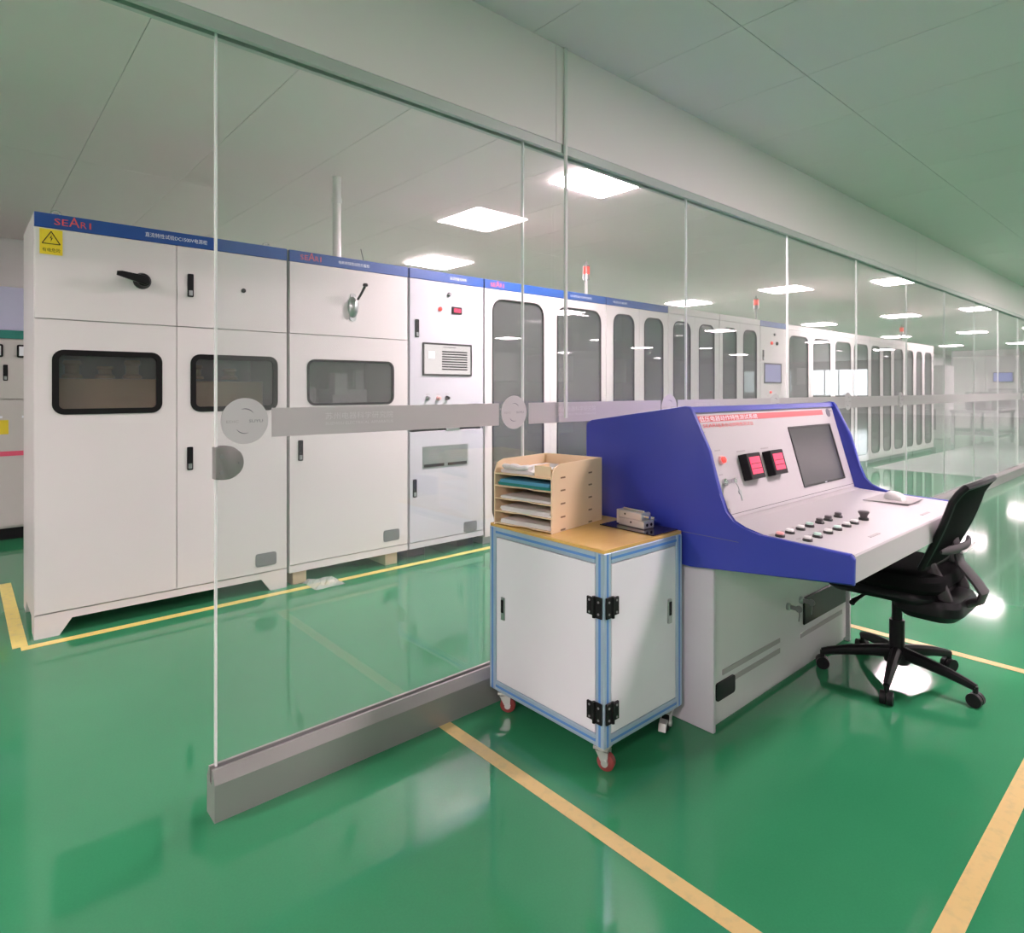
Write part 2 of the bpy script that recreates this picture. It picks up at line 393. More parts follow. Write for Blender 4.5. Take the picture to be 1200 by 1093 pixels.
# glass partition
gp = struct(thing('wall_glass', 'frameless glass partition', None), 'frameless clear glass partition with frosted band on a steel rail')
tc_ = MB().box(XL, XR, 1.968, 1.988, 2.345, 2.385).box(XL, XR, 2.012, 2.032, 2.345, 2.385).box(XL, XR, 1.988, 2.012, 2.375, 2.385)
tc_.build('top_channel', 'channel', gp, smooth=False)
gx = [0.58 + 1.25 * i for i in range(0, 12)] + [18.08, 22.0, 28.0, 35.9]
for i, (xa, xb) in enumerate(zip(gx, gx[1:])):
    MB().box(xa + .003, xb - .003, 1.995, 2.005, 0.10, 2.36).build('glass_pane', 'glass', gp, smooth=False)
for xa in gx[:-3]:
    e = MB().box(xa - .003, xa + .003, 1.994, 2.006, 0.149, 2.36).build('glass_edge', 'edge', gp, smooth=False)
rail = MB()
prof = [(1.962, 0), (2.038, 0), (2.038, .110), (2.020, .147), (2.010, .147), (2.010, .10), (1.990, .10), (1.990, .147), (1.980, .147), (1.962, .110)]
rail.prism(prof, 'x', 0.566, XR - .1)
rail.build('bottom_rail', 'steel', gp, smooth=False)
band_x = [(0.745, 1.69), (1.86, 2.83), (2.99, 4.08), (4.20, 5.33), (5.45, 6.6), (6.7, 12.0), (12.1, 24.0)]
for xa, xb in band_x:
    MB().box(xa, xb, 1.9925, 1.9945, 1.129, 1.221).build('frosted_band', 'frost', gp, smooth=False)
for cx in (0.663, 1.775, 2.91, 4.14, 5.39, 6.65):
    d = MB().cyl((cx, 1.9945, 1.182), (cx, 1.9925, 1.182), 0.071, n=40).build('round_sticker', 'frost2', gp)
    arcs = MB()
    for a0, a1, rr, oz in [(35, 110, .030, .008), (215, 290, .030, -.008)]:
        pts = [(cx + rr * math.cos(R(a0 + (a1 - a0) * k / 8)), 1.9921, 1.182 + oz + rr * math.sin(R(a0 + (a1 - a0) * k / 8))) for k in range(9)]
        arcs.tube(pts, [.0004 + .0009 * math.sin(math.pi * k / 8) for k in range(9)], 6)
    arcs.build('emblem_arc', 'dotprint', gp)
    text('sticker_lettering', 'SUYU', .042, .009, 'dotprint', gp, (cx + .012, 1.9918, 1.177))
    text('sticker_lettering', 'EDIC', .036, .008, 'tagm', gp, (cx - .055, 1.9918, 1.177))
for xa, xb in band_x[:4]:
    xm = xa + .18
    text('band_lettering', '苏州电器科学研究院', .26, .024, 'frostprint', gp, (xm, 1.9918, 1.178))
    text('band_lettering', 'SUZHOU ELECTRICAL APPARATUS', .26, .010, 'frostprint', gp, (xm, 1.9918, 1.160))
# D-shaped lock at the free edge
lk = MB(); D = [(0.575, 1.008)]
D = [(0.574, 1.010), (0.60, 1.007)] + [(0.606 + .050 * math.cos(R(a)), 1.058 + .051 * math.sin(R(a))) for a in range(-80, 81, 10)] + [(0.60, 1.109), (0.574, 1.106)]
lk.prism(D, 'y', 1.982, 2.018, b=.004); lk.build('patch_lock', 'lockgrey', gp)
MB().cyl((.643, 1.983, 1.056), (.643, 1.980, 1.056), .004, n=12).cyl((.592, 1.983, 1.078), (.592, 1.980, 1.078), .006, n=12).cyl((.592, 1.983, 1.03), (.592, 1.980, 1.03), .006, n=12).build('lock_screw', 'grey', gp)

# slim cable duct running down in front of header and glass
cd = tag(MB().box(2.048, 2.064, 1.952, 1.964, 1.15, H, b=.002).build('cable_duct', 'pipe'), 'slim pale cable duct running down the glass behind the console', 'cable duct')

# ------------------------------------------------------------------ floor marking tape
def tape(x0, x1, y0, y1, label, m='tape'):
    return tag(MB().box(x0, x1, y0, y1, 0.0002, 0.0015).build('floor_tape', m, smooth=False), label, 'floor tape', 'yellow floor marking tape')
tape(1.365, 1.418, 0.452, 1.962, 'tan yellow floor tape running from the steel rail past the cart')
tape(1.365, 3.65, 0.398, 0.451, 'tan yellow floor tape in front of the console, parallel to the glass')
tape(3.595, 3.645, 0.453, 1.962, 'tan yellow floor tape on the floor behind the office chair')
tape(0.232, 8.2, 3.885, 3.94, 'bright yellow floor tape along the front of the cabinet row', 'tape2')
tape(0.200, 0.262, 3.941, 5.3, 'short bright yellow floor tape beside the first cabinet end', 'tape2')

# ------------------------------------------------------------------ ceiling lights
def make_light():
    t = thing('ceiling_light', 'x', 'ceiling light')
    s = .305
    f = MB().ring((-s, s, -s, s), .004, (-s + .018, s - .018, -s + .018, s - .018), .003, 0, .014, k=1)
    o = f.build('frame', 'lightframe', t, smooth=False); o.rotation_euler = (R(90), 0, 0); o.location = (0, 0, 0)
    MB().box(-s + .018, s - .018, -s + .018, s - .018, -.010, -.002).build('diffuser', 'led', t, smooth=False)
    return t
L0 = make_light(); first = True
far = [(3.57, 3.0, 'square LED panel just behind the header, largest of those beyond the glass'),
       (4.38, 6.3, 'square LED panel above the second blue-bannered cabinet, near the back wall'),
       (10.0, 3.0, 'square LED panel behind the header, second along the glass'),
       (9.78, 6.3, 'square LED panel above the narrow-windowed cabinets, near the back wall'),
       (14.6, 3.0, 'square LED panel behind the header, third along the glass'),
       (15.3, 6.3, 'square LED panel above the far end of the cabinet row'),
       (20.3, 3.0, 'square LED panel behind the header, fourth along the glass'),
       (20.6, 6.3, 'square LED panel beyond the end of the cabinet row'),
       (26.0, 3.0, 'square LED panel behind the header, fifth along the glass'),
       (26.3, 6.3, 'square LED panel over the benches far beyond the row'),
       (-2.2, 3.0, 'square LED panel beyond the doorway side of the glass, before the first cabinet'),
       (32.5, 6.3, 'square LED panel farthest off, by the end wall')]
near = [(x, -0.44) for x in (-2.2, 3.57, 9.55, 14.8, 20.5, 26.5)] + [(x, -4.7) for x in (-2.6, 9.1, 15.0, 21.0, 27.0)] + [(x, -10.2) for x in (-2.6, 12.4, 19.0, 26.0)]
for i, it in enumerate(far + near):
    o = L0 if first else copy_tree(L0); first = False
    o.location = (it[0], it[1], H - .002)
    if i < len(far): tag(o, it[2], 'ceiling light', 'LED panels beyond the glass')
    else: tag(o, 'square LED panel on the near side of the glass, mirrored in the panes', 'ceiling light', 'LED panels on the near side of the glass')

# ------------------------------------------------------------------ switchgear cabinets (front plane Y = 4.0)
def latch(parent, x, z, h=.135, w_=.032):
    o = MB().rplate(x - w_/2, x + w_/2, z - h/2, z + h/2, .005, -.006, .001, k=2).build('latch', 'black', parent)
    MB().box(x - w_*.3, x + w_*.3, -.010, -.005, z - h*.44, z - h*.22, .001).build('lock_cylinder', 'castmetal', o)
def vent(parent, x, z, w_=.13, h=.082):
    o = MB().rplate(x - w_/2, x + w_/2, z - h/2, z + h/2, .014, -.004, .001, k=3).build('vent_cover', 'vent', parent)
    m = MB()
    for k in range(5): m.box(x - w_*.42, x + w_*.42, -.006, -.0035, z - h*.36 + k*h*.16, z - h*.36 + k*h*.16 + h*.07)
    m.build('louvres', 'grey', o, smooth=False); o['kind'] = 'thing'
def door(root, x0, x1, z0, z1, m='cab', hole=None, rad=.03, gasket=None, tint='tint'):
    if hole is None:
        return MB().box(x0 + .002, x1 - .002, 0, .018, z0 + .002, z1 - .002, b=.002).build('door', m, root)
    d = MB().ring((x0 + .002, x1 - .002, z0 + .002, z1 - .002), .002, hole, rad, 0, .018).build('door', m, root)
    if gasket:
        gk = gasket
        MB().ring((hole[0] - gk*.3, hole[1] + gk*.3, hole[2] - gk*.3, hole[3] + gk*.3), rad + gk*.3, (hole[0] + gk*.7, hole[1] - gk*.7, hole[2] + gk*.7, hole[3] - gk*.7), max(.005, rad - gk*.7), -.004, .010).build('gasket', 'gasket', d)
    MB().rplate(hole[0] - .004, hole[1] + .004, hole[2] - .004, hole[3] + .004, rad, .011, .016).build('window_pane', tint, d)
    return d
def body(root, w_, zb, zt=2.187, dep=.68, m='cab', shelf=None):
    b = MB()
    b.box(0, .018, .02, dep, zb, zt).box(w_ - .018, w_, .02, dep, zb, zt).box(.018, w_ - .018, .02, dep, zt - .02, zt).box(.018, w_ - .018, .02, dep, zb, zb + .02).box(.018, w_ - .018, dep - .02, dep, zb + .02, zt - .02)
    b.build('body', m, root, smooth=False)
    MB().box(.02, w_ - .02, dep - .06, dep - .021, zb + .03, zt - .03).build('back_plate', 'cabin', root, smooth=False)
def banner(root, w_, m='blue', name=None, tx=None, tw=.3):
    MB().box(0.0, w_, -.002, .02, 2.113, 2.187, b=.002).build('banner', m, root)
def seari(root, x, w_=.165):
    # red lettering with the tall A
    for s_, a, b_, h_ in [('S', 0, .16, .033), ('E', .20, .36, .033), ('A', .38, .66, .050), ('R', .69, .85, .033), ('I', .92, .97, .033)]:
        text('lettering', s_, (b_ - a) * w_, h_, 'red', root, (x + a * w_, -.0035, 2.132))

# cabinet A: wide double cabinet
W = 1.305
A = thing('switchgear_cabinet', 'wide pale grey double-door cabinet with yellow warning sticker, nearest of the row', 'cabinet', (.29, 4.0, 0), group='row of test cabinets')
body(A, W, .12)
bs = [(0, 0), (.105, 0), (.16, .08), (W - .16, .08), (W - .105, 0), (W, 0), (W, .12), (0, .12)]
MB().prism(bs, 'y', .004, .03).prism(bs, 'y', .65, .676).prism([(.03, 0), (.14, 0), (.18, .08), (.5, .08), (.54, 0), (.65, 0), (.65, .12), (.03, .12)], 'x', .001, .025).prism([(.03, 0), (.14, 0), (.18, .08), (.5, .08), (.54, 0), (.65, 0), (.65, .12), (.03, .12)], 'x', W - .025, W - .001).build('base_frame', 'cab', A, smooth=False)
banner(A, W); seari(A, .083)
text('lettering', '直流特性试验DC1500V电源柜', .325, .026, 'white', A, (.497, -.0035, 2.138))
door(A, .0, .658, 1.643, 2.113); door(A, .658, W, 1.643, 2.113)
dl = door(A, 0, .658, .125, 1.643, hole=(.082, .574, 1.156, 1.478), rad=.045, gasket=.030, tint='clear')
dr = door(A, .658, W, .125, 1.643, hole=(.740, 1.235, 1.156, 1.478), rad=.045, gasket=.030, tint='clear')
latch(A, .731, 1.888); latch(A, .728, .875); vent(A, 1.17, .205)
MB().cyl((1.032, -.004, 1.889), (1.032, .001, 1.889), .014).build('keyhole', 'black', A)
kb = MB().lathe([(.045, .0), (.045, -.012), (.036, -.03), (.034, -.055), (.028, -.06)], (.481, 0, 1.885), 'y').build('switch_knob', 'black', A)
MB().prism([(.350, 1.897), (.352, 1.918), (.375, 1.921), (.50, 1.906), (.51, 1.870), (.485, 1.857)], 'y', -.075, -.052, b=.004).build('lever', 'black', kb)
st = MB().box(.022, .118, -.0035, -.0015, 1.975, 2.105).build('warning_sticker', 'yellow', A, smooth=False)
tri = MB()
ti = [(.032, 2.030), (.108, 2.030), (.070, 2.094)]
for p, q in zip(ti, ti[1:] + ti[:1]): tri.tube([(p[0], -.0038, p[1]), (q[0], -.0038, q[1])], .0022, 6)
tri.prism([(.072, 2.076), (.064, 2.058), (.070, 2.060), (.068, 2.040), (.077, 2.062), (.071, 2.060)], 'y', -.0042, -.0034)
tri.build('warning_triangle', 'black', st)
text('sticker_lettering', '有电危险', .076, .020, 'black', st, (.033, -.0040, 1.988))
for x in (.10, W - .1):
    rg = MB(); rg.tube([(x + .022 * math.cos(R(a)), .10, 2.205 + .022 * math.sin(R(a))) for a in range(-60, 241, 20)], .005, 8); rg.cyl((x, .10, 2.186), (x, .10, 2.192), .014)
    rg.build('eye_bolt', 'chrome', A)
# things inside A behind the windows
MB().box(.05, .62, .25, .5, 1.10, 1.34, b=.004).box(.7, 1.24, .25, .5, 1.10, 1.33, b=.004).build('insulating_box', 'carton', A)
MB().box(.03, W - .03, .1, .6, 1.08, 1.10).build('inner_shelf', 'inner', A)
for x, hh in ((.20, .10), (.36, .07), (.50, .11), (.85, .09), (1.06, .07)):
    MB().lathe([(.05, 1.345), (.05, 1.36), (.034, 1.37), (.034, 1.345 + hh * .7), (.045, 1.345 + hh * .8), (.040, 1.345 + hh)], (x, .36, 0)).build('insulator', 'carton', A)

# cabinet B: switch lever
W = .893
B = thing('switchgear_cabinet', 'pale grey cabinet with upright metal switch lever and one wide window', 'cabinet', (1.611, 4.0, 0), group='row of test cabinets')
body(B, W, .085); banner(B, W); seari(B, .07, .15)
text('lettering', '电寿命特性试验负载柜', .235, .024, 'white', B, (.34, -.0035, 2.138))
MB().box(0, W, .003, .02, .085, .132).build('base_channel', 'cab', B, smooth=False)
door(B, 0, W, 1.643, 2.113); door(B, 0, W, .135, 1.643, hole=(.122, .770, 1.176, 1.476), rad=.05, gasket=.016, tint='clear')
latch(B, .073, .878); vent(B, .754, .218)
sw = MB().lathe([(.042, 0), (.042, -.008), (.034, -.02), (.02, -.028), (.004, -.03)], (0, 0, 0), 'y').build('switch_body', 'castmetal', B)
sw.location = (.447, 0, 1.85); sw.scale = (.9, 1.4, 1.75)
MB().cyl((.447, -.006, 1.777), (.447, .001, 1.777), .026).build('switch_flange', 'castmetal', B); MB().cyl((.447, -.006, 1.925), (.447, .001, 1.925), .022).build('switch_flange', 'castmetal', B)
MB().tube([(.462, -.045, 1.90), (.474, -.075, 1.94), (.486, -.10, 1.985)], [.008, .0085, .009], 10).lathe([(.001, .0), (.017, .004), (.019, .012), (.014, .022), (.001, .024)], (.488, -.105, 1.985)).build('switch_lever', 'black', B)
MB().box(.10, .80, .2, .5, 1.13, 1.16).box(.42, .52, .22, .32, 1.24, 1.40, b=.006).box(.42, .70, .26, .5, 1.16, 1.28, b=.004).box(.16, .30, .25, .42, 1.16, 1.30, b=.02).box(.60, .66, .25, .3, 1.28, 1.42).build('inner_instrument', 'inner', B)

# cabinet C: control cabinet with display
W = .705
C = thing('control_cabinet', 'bluish white control cabinet with lit wide display between panelled cabinets', 'cabinet', (2.52, 4.0, 0), group='row of test cabinets')
body(C, W, .085, m='cabc'); banner(C, W)
text('lettering', '自动测量控制柜', .16, .024, 'white', C, (.37, -.0035, 2.138))
MB().box(0, W, .003, .02, .085, .128).build('base_channel', 'cabc', C, smooth=False)
door(C, 0, W, .985, 2.113, m='cabc'); door(C, 0, W, .131, .962, m='cabc')
MB().box(.33, .46, -.006, .004, .957, .978, b=.002).build('door_stop', 'castmetal', C)
latch(C, .064, 1.738); latch(C, .044, .537); vent(C, .569, .177)
hm = MB().ring((.113, .580, 1.384, 1.636), .006, (.126, .567, 1.398, 1.622), .004, -.008, .004, k=2).build('display', 'bezel', C)
MB().box(.124, .569, -.004, .003, 1.396, 1.624).build('screen', 'hmi', hm, smooth=False)
hl = MB()
for k in range(8): hl.box(.29, .535, -.0052, -.0038, 1.430 + k*.0195, 1.4405 + k*.0195)
hl.box(.30, .42, -.0052, -.0038, 1.604, 1.608)
hl.build('screen_lines', 'black', hm, smooth=False)
MB().box(.165, .225, -.0052, -.0038, 1.515, 1.57).build('screen_icon', 'white', hm, smooth=False)
MB().lathe([(.016, 0), (.016, -.012), (.012, -.02)], (.36, 0, 2.022), 'y').build('knob', 'grey', C)
MB().lathe([(.016, 0), (.016, -.012), (.008, -.02)], (.273, 0, 1.901), 'y').build('indicator_lamp', 'redlamp', C)
dg_ = MB().box(.385, .48, -.012, .001, 1.872, 1.928, b=.003).build('digital_meter', 'black', C); MB().box(.40, .465, -.0135, -.0115, 1.885, 1.915).build('meter_face', 'redled', dg_, smooth=False)
for x, m_ in [(.158, 'grey'), (.257, 'btn_red'), (.339, 'black')]:
    k_ = MB().lathe([(.018, 0), (.018, -.006), (.012, -.014), (.012, -.028), (.008, -.032)], (x, 0, 1.212), 'y').build('selector_switch', m_, C)
    MB().box(x - .018, x + .018, -.0015, -.0005, 1.238, 1.244).build('caption', 'tagm', k_, smooth=False)
pl = MB().box(.113, .545, -.003, .001, .678, .845).build('instruction_plate', 'castmetal', C, smooth=False)
pt = MB()
for x in (.165, .375):
    for k in range(5): pt.box(x, x + .13 - .03 * (k % 2), -.0042, -.0028, .735 + k*.018, .739 + k*.018)
pt.build('plate_print', 'tagm', pl, smooth=False)
MB().box(.125, .31, -.0046, -.0028, .686, .708).box(.345, .53, -.0046, -.0028, .686, .708).build('plate_bar', 'black', pl, smooth=False)

# supports under B and C
for x0, x1, m_, lb in [(1.637, 1.73, 'timber', 'pale timber block under the lever-switch cabinet, beside the wide double cabinet'), (2.32, 2.42, 'timber', 'pale timber block under the lever-switch cabinet, nearer the control cabinet'), (2.56, 2.72, 'rubber', 'black block under the display cabinet, nearer the timber blocks'), (3.03, 3.20, 'rubber', 'black block under the far corner of the display cabinet')]:
    tag(MB().box(x0, x1, 4.012 if m_ == 'timber' else 4.10, 4.62, 0, .0848, b=.003).build('support_block', m_), lb, 'block', 'blocks under the cabinets')
# crumpled film by the block
fm = MB(); N = 9; vs = [[fm.bm.verts.new((1.70 + .025*i + .01*random.random(), 3.80 + .027*j + .01*random.random(), .003 + .028*random.random()*(1 if 0 < i < N-1 and 0 < j < N-1 else .1))) for j in range(N)] for i in range(N)]
for i in range(N-1):
    for j in range(N-1): fm.bm.faces.new([vs[i][j], vs[i+1][j], vs[i+1][j+1], vs[i][j+1]])
fo = tag(fm.build('plastic_film', 'plastic', smooth=False), 'crumpled clear plastic film on the floor by a timber block', 'plastic film')

# glazed cabinets D..M
def glazed(x0, x1, wins, label, bannermat, z_in=None, name='glazed_cabinet'):
    w_ = x1 - x0
    t = thing(name, label, 'cabinet', (x0, 4.0, 0), group='row of test cabinets')
    body(t, w_, .06); banner(t, w_, bannermat)
    MB().box(.01, w_ - .01, .04, .64, 0, .06).build('plinth', 'machine', t, smooth=False)
    edges = [0] + [((wins[i][1] + wins[i+1][0]) / 2 - x0) for i in range(len(wins)-1)] + [w_]
    for i, (a, b_) in enumerate(wins):
        rad = min(.11, (b_ - a) * .30)
        d = door(t, edges[i], edges[i+1], .065, 2.113, hole=(a - x0, b_ - x0, .17, 2.035), rad=rad, gasket=.012)
        MB().box(edges[i] + .012, edges[i] + .030, -.03, .0, .98, 1.10, b=.004).build('door_handle', 'black', d)
        mid = (a + b_) / 2 - x0; hw = (b_ - a) * .36
        eq = MB()
        for zz in (.35, .85, 1.35): eq.box(mid - hw, mid + hw, .28, .5, zz, zz + .26, b=.006)
        eq.build('inner_module', 'cabin', t); 
    return t
D = glazed(3.239, 4.77, [(3.321, 3.914), (4.085, 4.693)], 'cabinet with two wide tall glass doors, next to the display cabinet', 'blue')
seari(D, .06, .15); text('lettering', '综合性能试验切换柜', .30, .022, 'white', D, (1.02, -.0035, 2.138))
E_ = glazed(4.778, 5.815, [(4.887, 5.216), (5.389, 5.723)], 'cabinet with two tall narrow glass doors and blue banner, just past the wide glass doors', 'blue')
text('lettering', '电抗负载柜', .22, .022, 'white', E_, (.1, -.0035, 2.138))
glazed(5.823, 6.872, [(5.915, 6.252), (6.428, 6.76)], 'glass-door cabinet with cream top strip, second of the narrow-door ones', 'cream')
glazed(6.88, 7.885, [(6.96, 7.278), (7.447, 7.79)], 'glass-door cabinet with cream top strip, just before the far control cabinet', 'cream')
glazed(8.64, 10.21, [(8.727, 9.331), (9.505, 10.119)], 'glass-door cabinet just past the far control cabinet', 'cream')
glazed(10.218, 11.755, [(10.314, 10.93), (11.06, 11.68)], 'glass-door cabinet second past the far control cabinet', 'cream')
glazed(11.763, 12.89, [(11.838, 12.248), (12.418, 12.813)], 'glass-door cabinet third past the far control cabinet', 'cream')
glazed(12.898, 14.16, [(12.985, 13.466), (13.62, 14.066)], 'glass-door cabinet last but one at the far end of the row', 'cream')
glazed(14.168, 15.40, [(14.26, 14.62), (14.80, 15.24)], 'glass-door cabinet at the far end of the row', 'cream')
# far control cabinet H
W = .74
Hc = thing('control_cabinet', 'distant pale control cabinet with small lilac display between glass-door cabinets', 'cabinet', (7.893, 4.0, 0), group='row of test cabinets')
body(Hc, W, .06); banner(Hc, W); MB().box(.01, W - .01, .04, .64, 0, .06).build('plinth', 'machine', Hc, smooth=False)
door(Hc, 0, W, .985, 2.113); door(Hc, 0, W, .065, .975)
latch(Hc, .075, 1.732); latch(Hc, .075, .5)
hm = MB().ring((.10, .585, 1.36, 1.63), .006, (.118, .567, 1.378, 1.612), .004, -.008, .004, k=2).build('display', 'bezel', Hc)
MB().box(.116, .569, -.004, .003, 1.376, 1.614).build('screen', 'hmi2', hm, smooth=False)
MB().lathe([(.018, 0), (.018, -.012), (.012, -.02)], (.386, 0, 2.019), 'y').build('knob', 'grey', Hc)
MB().lathe([(.022, 0), (.022, -.014), (.012, -.024)], (.303, 0, 1.90), 'y').build('indicator_lamp', 'redlamp', Hc)
MB().lathe([(.024, 0), (.024, -.014), (.014, -.02)], (.455, 0, 1.90), 'y').build('selector_switch', 'black', Hc)
MB().lathe([(.018, 0), (.018, -.014), (.012, -.02)], (.27, 0, 1.24), 'y').build('indicator_lamp', 'redlamp', Hc)

# signal towers
def tower(x, y, label):
    t = thing('signal_tower', label, 'signal tower', (x, y, 2.187), group='signal towers on the cabinets')
    MB().cyl((0, 0, 0), (0, 0, .17), .014, n=12).cyl((0, 0, 0), (0, 0, .008), .04, n=16).build('stem', 'pipe', t)
    MB().cyl((0, 0, .17), (0, 0, .225), .034, n=18).build('base_drum', 'castmetal', t)
    MB().cyl((0, 0, .225), (0, 0, .30), .034, n=18).build('red_lens', 'redlamp', t)
    MB().lathe([(.034, .30), (.034, .315), (.012, .325), (.004, .36)], n=18).build('cap', 'grey', t)
    return t
tower(4.65, 4.15, 'red-topped signal tower on the wide glass-door cabinet')
tower(8.07, 4.15, 'red-topped signal tower on the distant control cabinet')
tower(13.9, 4.15, 'red-topped signal tower near the far end of the row')

# conduit from cabinet B to ceiling
pp = thing('conduit_pipe', 'white conduit pipe rising from the lever-switch cabinet to the ceiling', 'pipe', (2.06, 4.25, 2.187))
MB().cyl((0, 0, 0), (0, 0, H - 2.187), .030, n=20).build('pipe_run', 'pipe', pp)
MB().cyl((0, 0, .44), (0, 0, .48), .036, n=20).build('collar', 'pipe', pp)
tag(MB().tube([(2.30, 4.3, 2.187), (2.30, 4.3, 2.26), (2.285, 4.31, 2.34)], .004, 6).build('thin_rod', 'grey'), 'thin dark rod standing on the lever-switch cabinet', 'rod')
# floor tin by far cabinets
tn = thing('steel_tin', 'small shiny steel tin on the floor before the distant glass-door cabinets', 'tin', (10.55, 3.7, 0))
MB().cyl((0, 0, 0), (0, 0, .14), .07, n=20).build('can', 'chrome', tn); MB().cyl((0, 0, .14), (0, 0, .15), .074, n=20).build('lid', 'chrome', tn)

# old panel seen past the first cabinet's end
op = thing('mimic_panel', 'old grey switchboard with lilac top board, seen beyond the first cabinet', 'switchboard', (-1.4, 6.8, 0))
MB().box(0, 2.6, .02, .7, .10, 1.72, b=.004).build('body', 'oldcab', op)
MB().box(.05, 2.55, .05, .65, 0, .10).build('plinth', 'black', op)
MB().box(0, 2.6, .02, .10, 1.78, 2.15, b=.004).build('top_board', 'lilac', op)
MB().box(0, 2.6, 0, .12, 1.71, 1.78).build('green_strip', 'greenp', op, smooth=False)
for x0 in (0, .66, 1.32, 1.98):
    MB().box(x0 + .005, x0 + .645, 0, .02, 1.20, 1.70, b=.002).build('door', 'oldcab', op)
    MB().box(x0 + .005, x0 + .645, 0, .02, .12, 1.185, b=.002).build('door', 'oldcab', op)
for k in range(10):
    x = .17 + k * .24
    gm = MB().rplate(x - .075, x + .075, 1.55, 1.66, .012, -.016, .001, k=2).build('gauge', 'gasket', op)
    MB().box(x - .06, x + .06, -.018, -.015, 1.565, 1.645).build('gauge_face', 'white', gm, smooth=False)
    kk = MB().lathe([(.02, 0), (.02, -.01), (.012, -.03)], (x + .02, 0, 1.085), 'y').build('rotary_switch', 'black', op)
    MB().box(x - .04, x + .07, -.003, .001, 1.035, 1.055).build('name_plate', 'white', kk, smooth=False)
MB().box(0, 2.6, -.006, .001, .715, .755).build('pink_strip', 'pinkp', op, smooth=False)
MB().box(1.66, 1.72, -.004, .001, .90, 1.02).build('yellow_tag', 'yellow', op, smooth=False)
latch(op, 1.70, 1.42)

# ------------------------------------------------------------------ control console
OX, OY = 2.07, 0.75
K = thing('control_console', 'blue and white sloping control console with screen and push buttons', 'console', (OX, OY, 0))
WK = 1.35
def Y_(y): return y - OY
cheek = [(.750, .672), (.748, .752), (.760, .768), (1.05, .776), (1.115, .785), (1.155, .803), (1.185, .835), (1.205, .90), (1.245, 1.05), (1.318, 1.200), (1.332, 1.214), (1.35, 1.216), (1.82, 1.146), (1.845, 1.134), (1.85, 1.12), (1.85, .612), (1.32, .612)]
ck = [(Y_(y), z) for y, z in cheek]
MB().prism(ck, 'x', 0, .022, b=.006, seg=3).build('side_cheek', 'cblue', K)
MB().prism(ck, 'x', WK - .022, WK, b=.006, seg=3).build('side_cheek', 'cblue', K)
MB().prism([(Y_(1.33), 1.190), (Y_(1.338), 1.211), (Y_(1.35), 1.2125), (Y_(1.82), 1.1425), (Y_(1.845), 1.125), (Y_(1.845), .62), (Y_(1.825), .62), (Y_(1.825), 1.115), (Y_(1.81), 1.124), (Y_(1.35), 1.19)], 'x', .02, WK - .02).build('hood', 'cblue', K, smooth=False)
MB().box(-.0006, .002, Y_(1.13), Y_(1.845), .7375, .7390).build('cheek_seam', 'seam', K, smooth=False)
# desk
MB().prism([(Y_(.752), .676), (Y_(.752), .758), (Y_(.756), .7635), (Y_(1.20), .7815), (Y_(1.245), .792), (Y_(1.26), .79), (Y_(1.26), .63), (Y_(1.24), .63), (Y_(1.2), .676)], 'x', .022, WK - .022).build('desk', 'cwhite', K, smooth=False)
# instrument panel frame
PZ = (0, Y_(1.225), .787); TH = -math.atan(.11 / .388)
rotp = (TH, 0, 0)
def P_(name, mb, m, parent=None, **k): return mb.build(name, m, parent or K, loc=PZ if parent is None else None, rot=rotp if parent is None else None, **k)
P_('instrument_panel', MB().box(.022, WK - .022, 0, .012, .004, .420), 'cwhite', smooth=False)
P_('panel_seam', MB().box(.06, WK - .03, -.0008, .001, .016, .0185), 'seam', smooth=False)
def X_(x): return x - OX
bz = P_('monitor', MB().ring((X_(2.85), X_(3.312), .052, .332), .004, (X_(2.858), X_(3.304), .060, .324), .003, -.004, .006, k=1), 'bezel', smooth=False)
MB().box(X_(2.857), X_(3.305), -.0015, .003, .059, .325).build('screen', 'screen', bz, smooth=False)
MB().box(X_(3.07), X_(3.09), -.0050, -.0038, .054, .058).build('monitor_mark', 'white', bz, smooth=False)
for xa in (2.355, 2.555):
    mt = P_('digital_meter', MB().box(X_(xa), X_(xa + .115), -.036, .004, .130, .235, b=.003), 'black')
    MB().box(X_(xa + .016), X_(xa + .099), -.0375, -.0355, .150, .219).build('meter_display', 'redled', mt, smooth=False)
    mk = MB()
    mk.box(X_(xa + .02), X_(xa + .095), -.0385, -.037, .190, .193).box(X_(xa + .02), X_(xa + .095), -.0385, -.037, .170, .173)
    mk.build('display_line', 'black', mt, smooth=False)
    MB().box(X_(xa + .002), X_(xa + .11), -.0345, -.030, .1305, .135).build('lower_lip', 'grey', mt, smooth=False)
    P_('caption', MB().box(X_(xa), X_(xa + .065), -.0008, .001, .247, .253), 'tagm', smooth=False)
lm = P_('indicator_lamp', MB().lathe([(.017, .002), (.017, -.008), (.015, -.010)], (X_(2.222), 0, .225), 'y'), 'btn_red')
MB().lathe([(.013, -.009), (.012, -.018), (.006, -.022)], (X_(2.222), 0, .225), 'y').build('lamp_lens', 'redlamp', lm)
P_('caption', MB().box(X_(2.195), X_(2.235), -.0008, .001, .262, .267), 'tagm', smooth=False)
ks = P_('key_switch', MB().lathe([(.014, .002), (.014, -.010), (.010, -.014)], (X_(2.205), 0, .140), 'y'), 'chrome')
MB().box(X_(2.203), X_(2.207), -.040, -.012, .132, .148, b=.001).box(X_(2.197), X_(2.213), -.052, -.036, .130, .149, b=.003).build('key', 'chrome', ks)
MB().tube([(X_(2.206), -.046, .135), (X_(2.212), -.05, .115), (X_(2.216), -.048, .10)], .0015, 6).lathe([(.009, -.05), (.009, -.046)], (X_(2.219), 0, .094), 'y').box(X_(2.216), X_(2.222), -.05, -.047, .062, .09).build('spare_key', 'castmetal', ks)
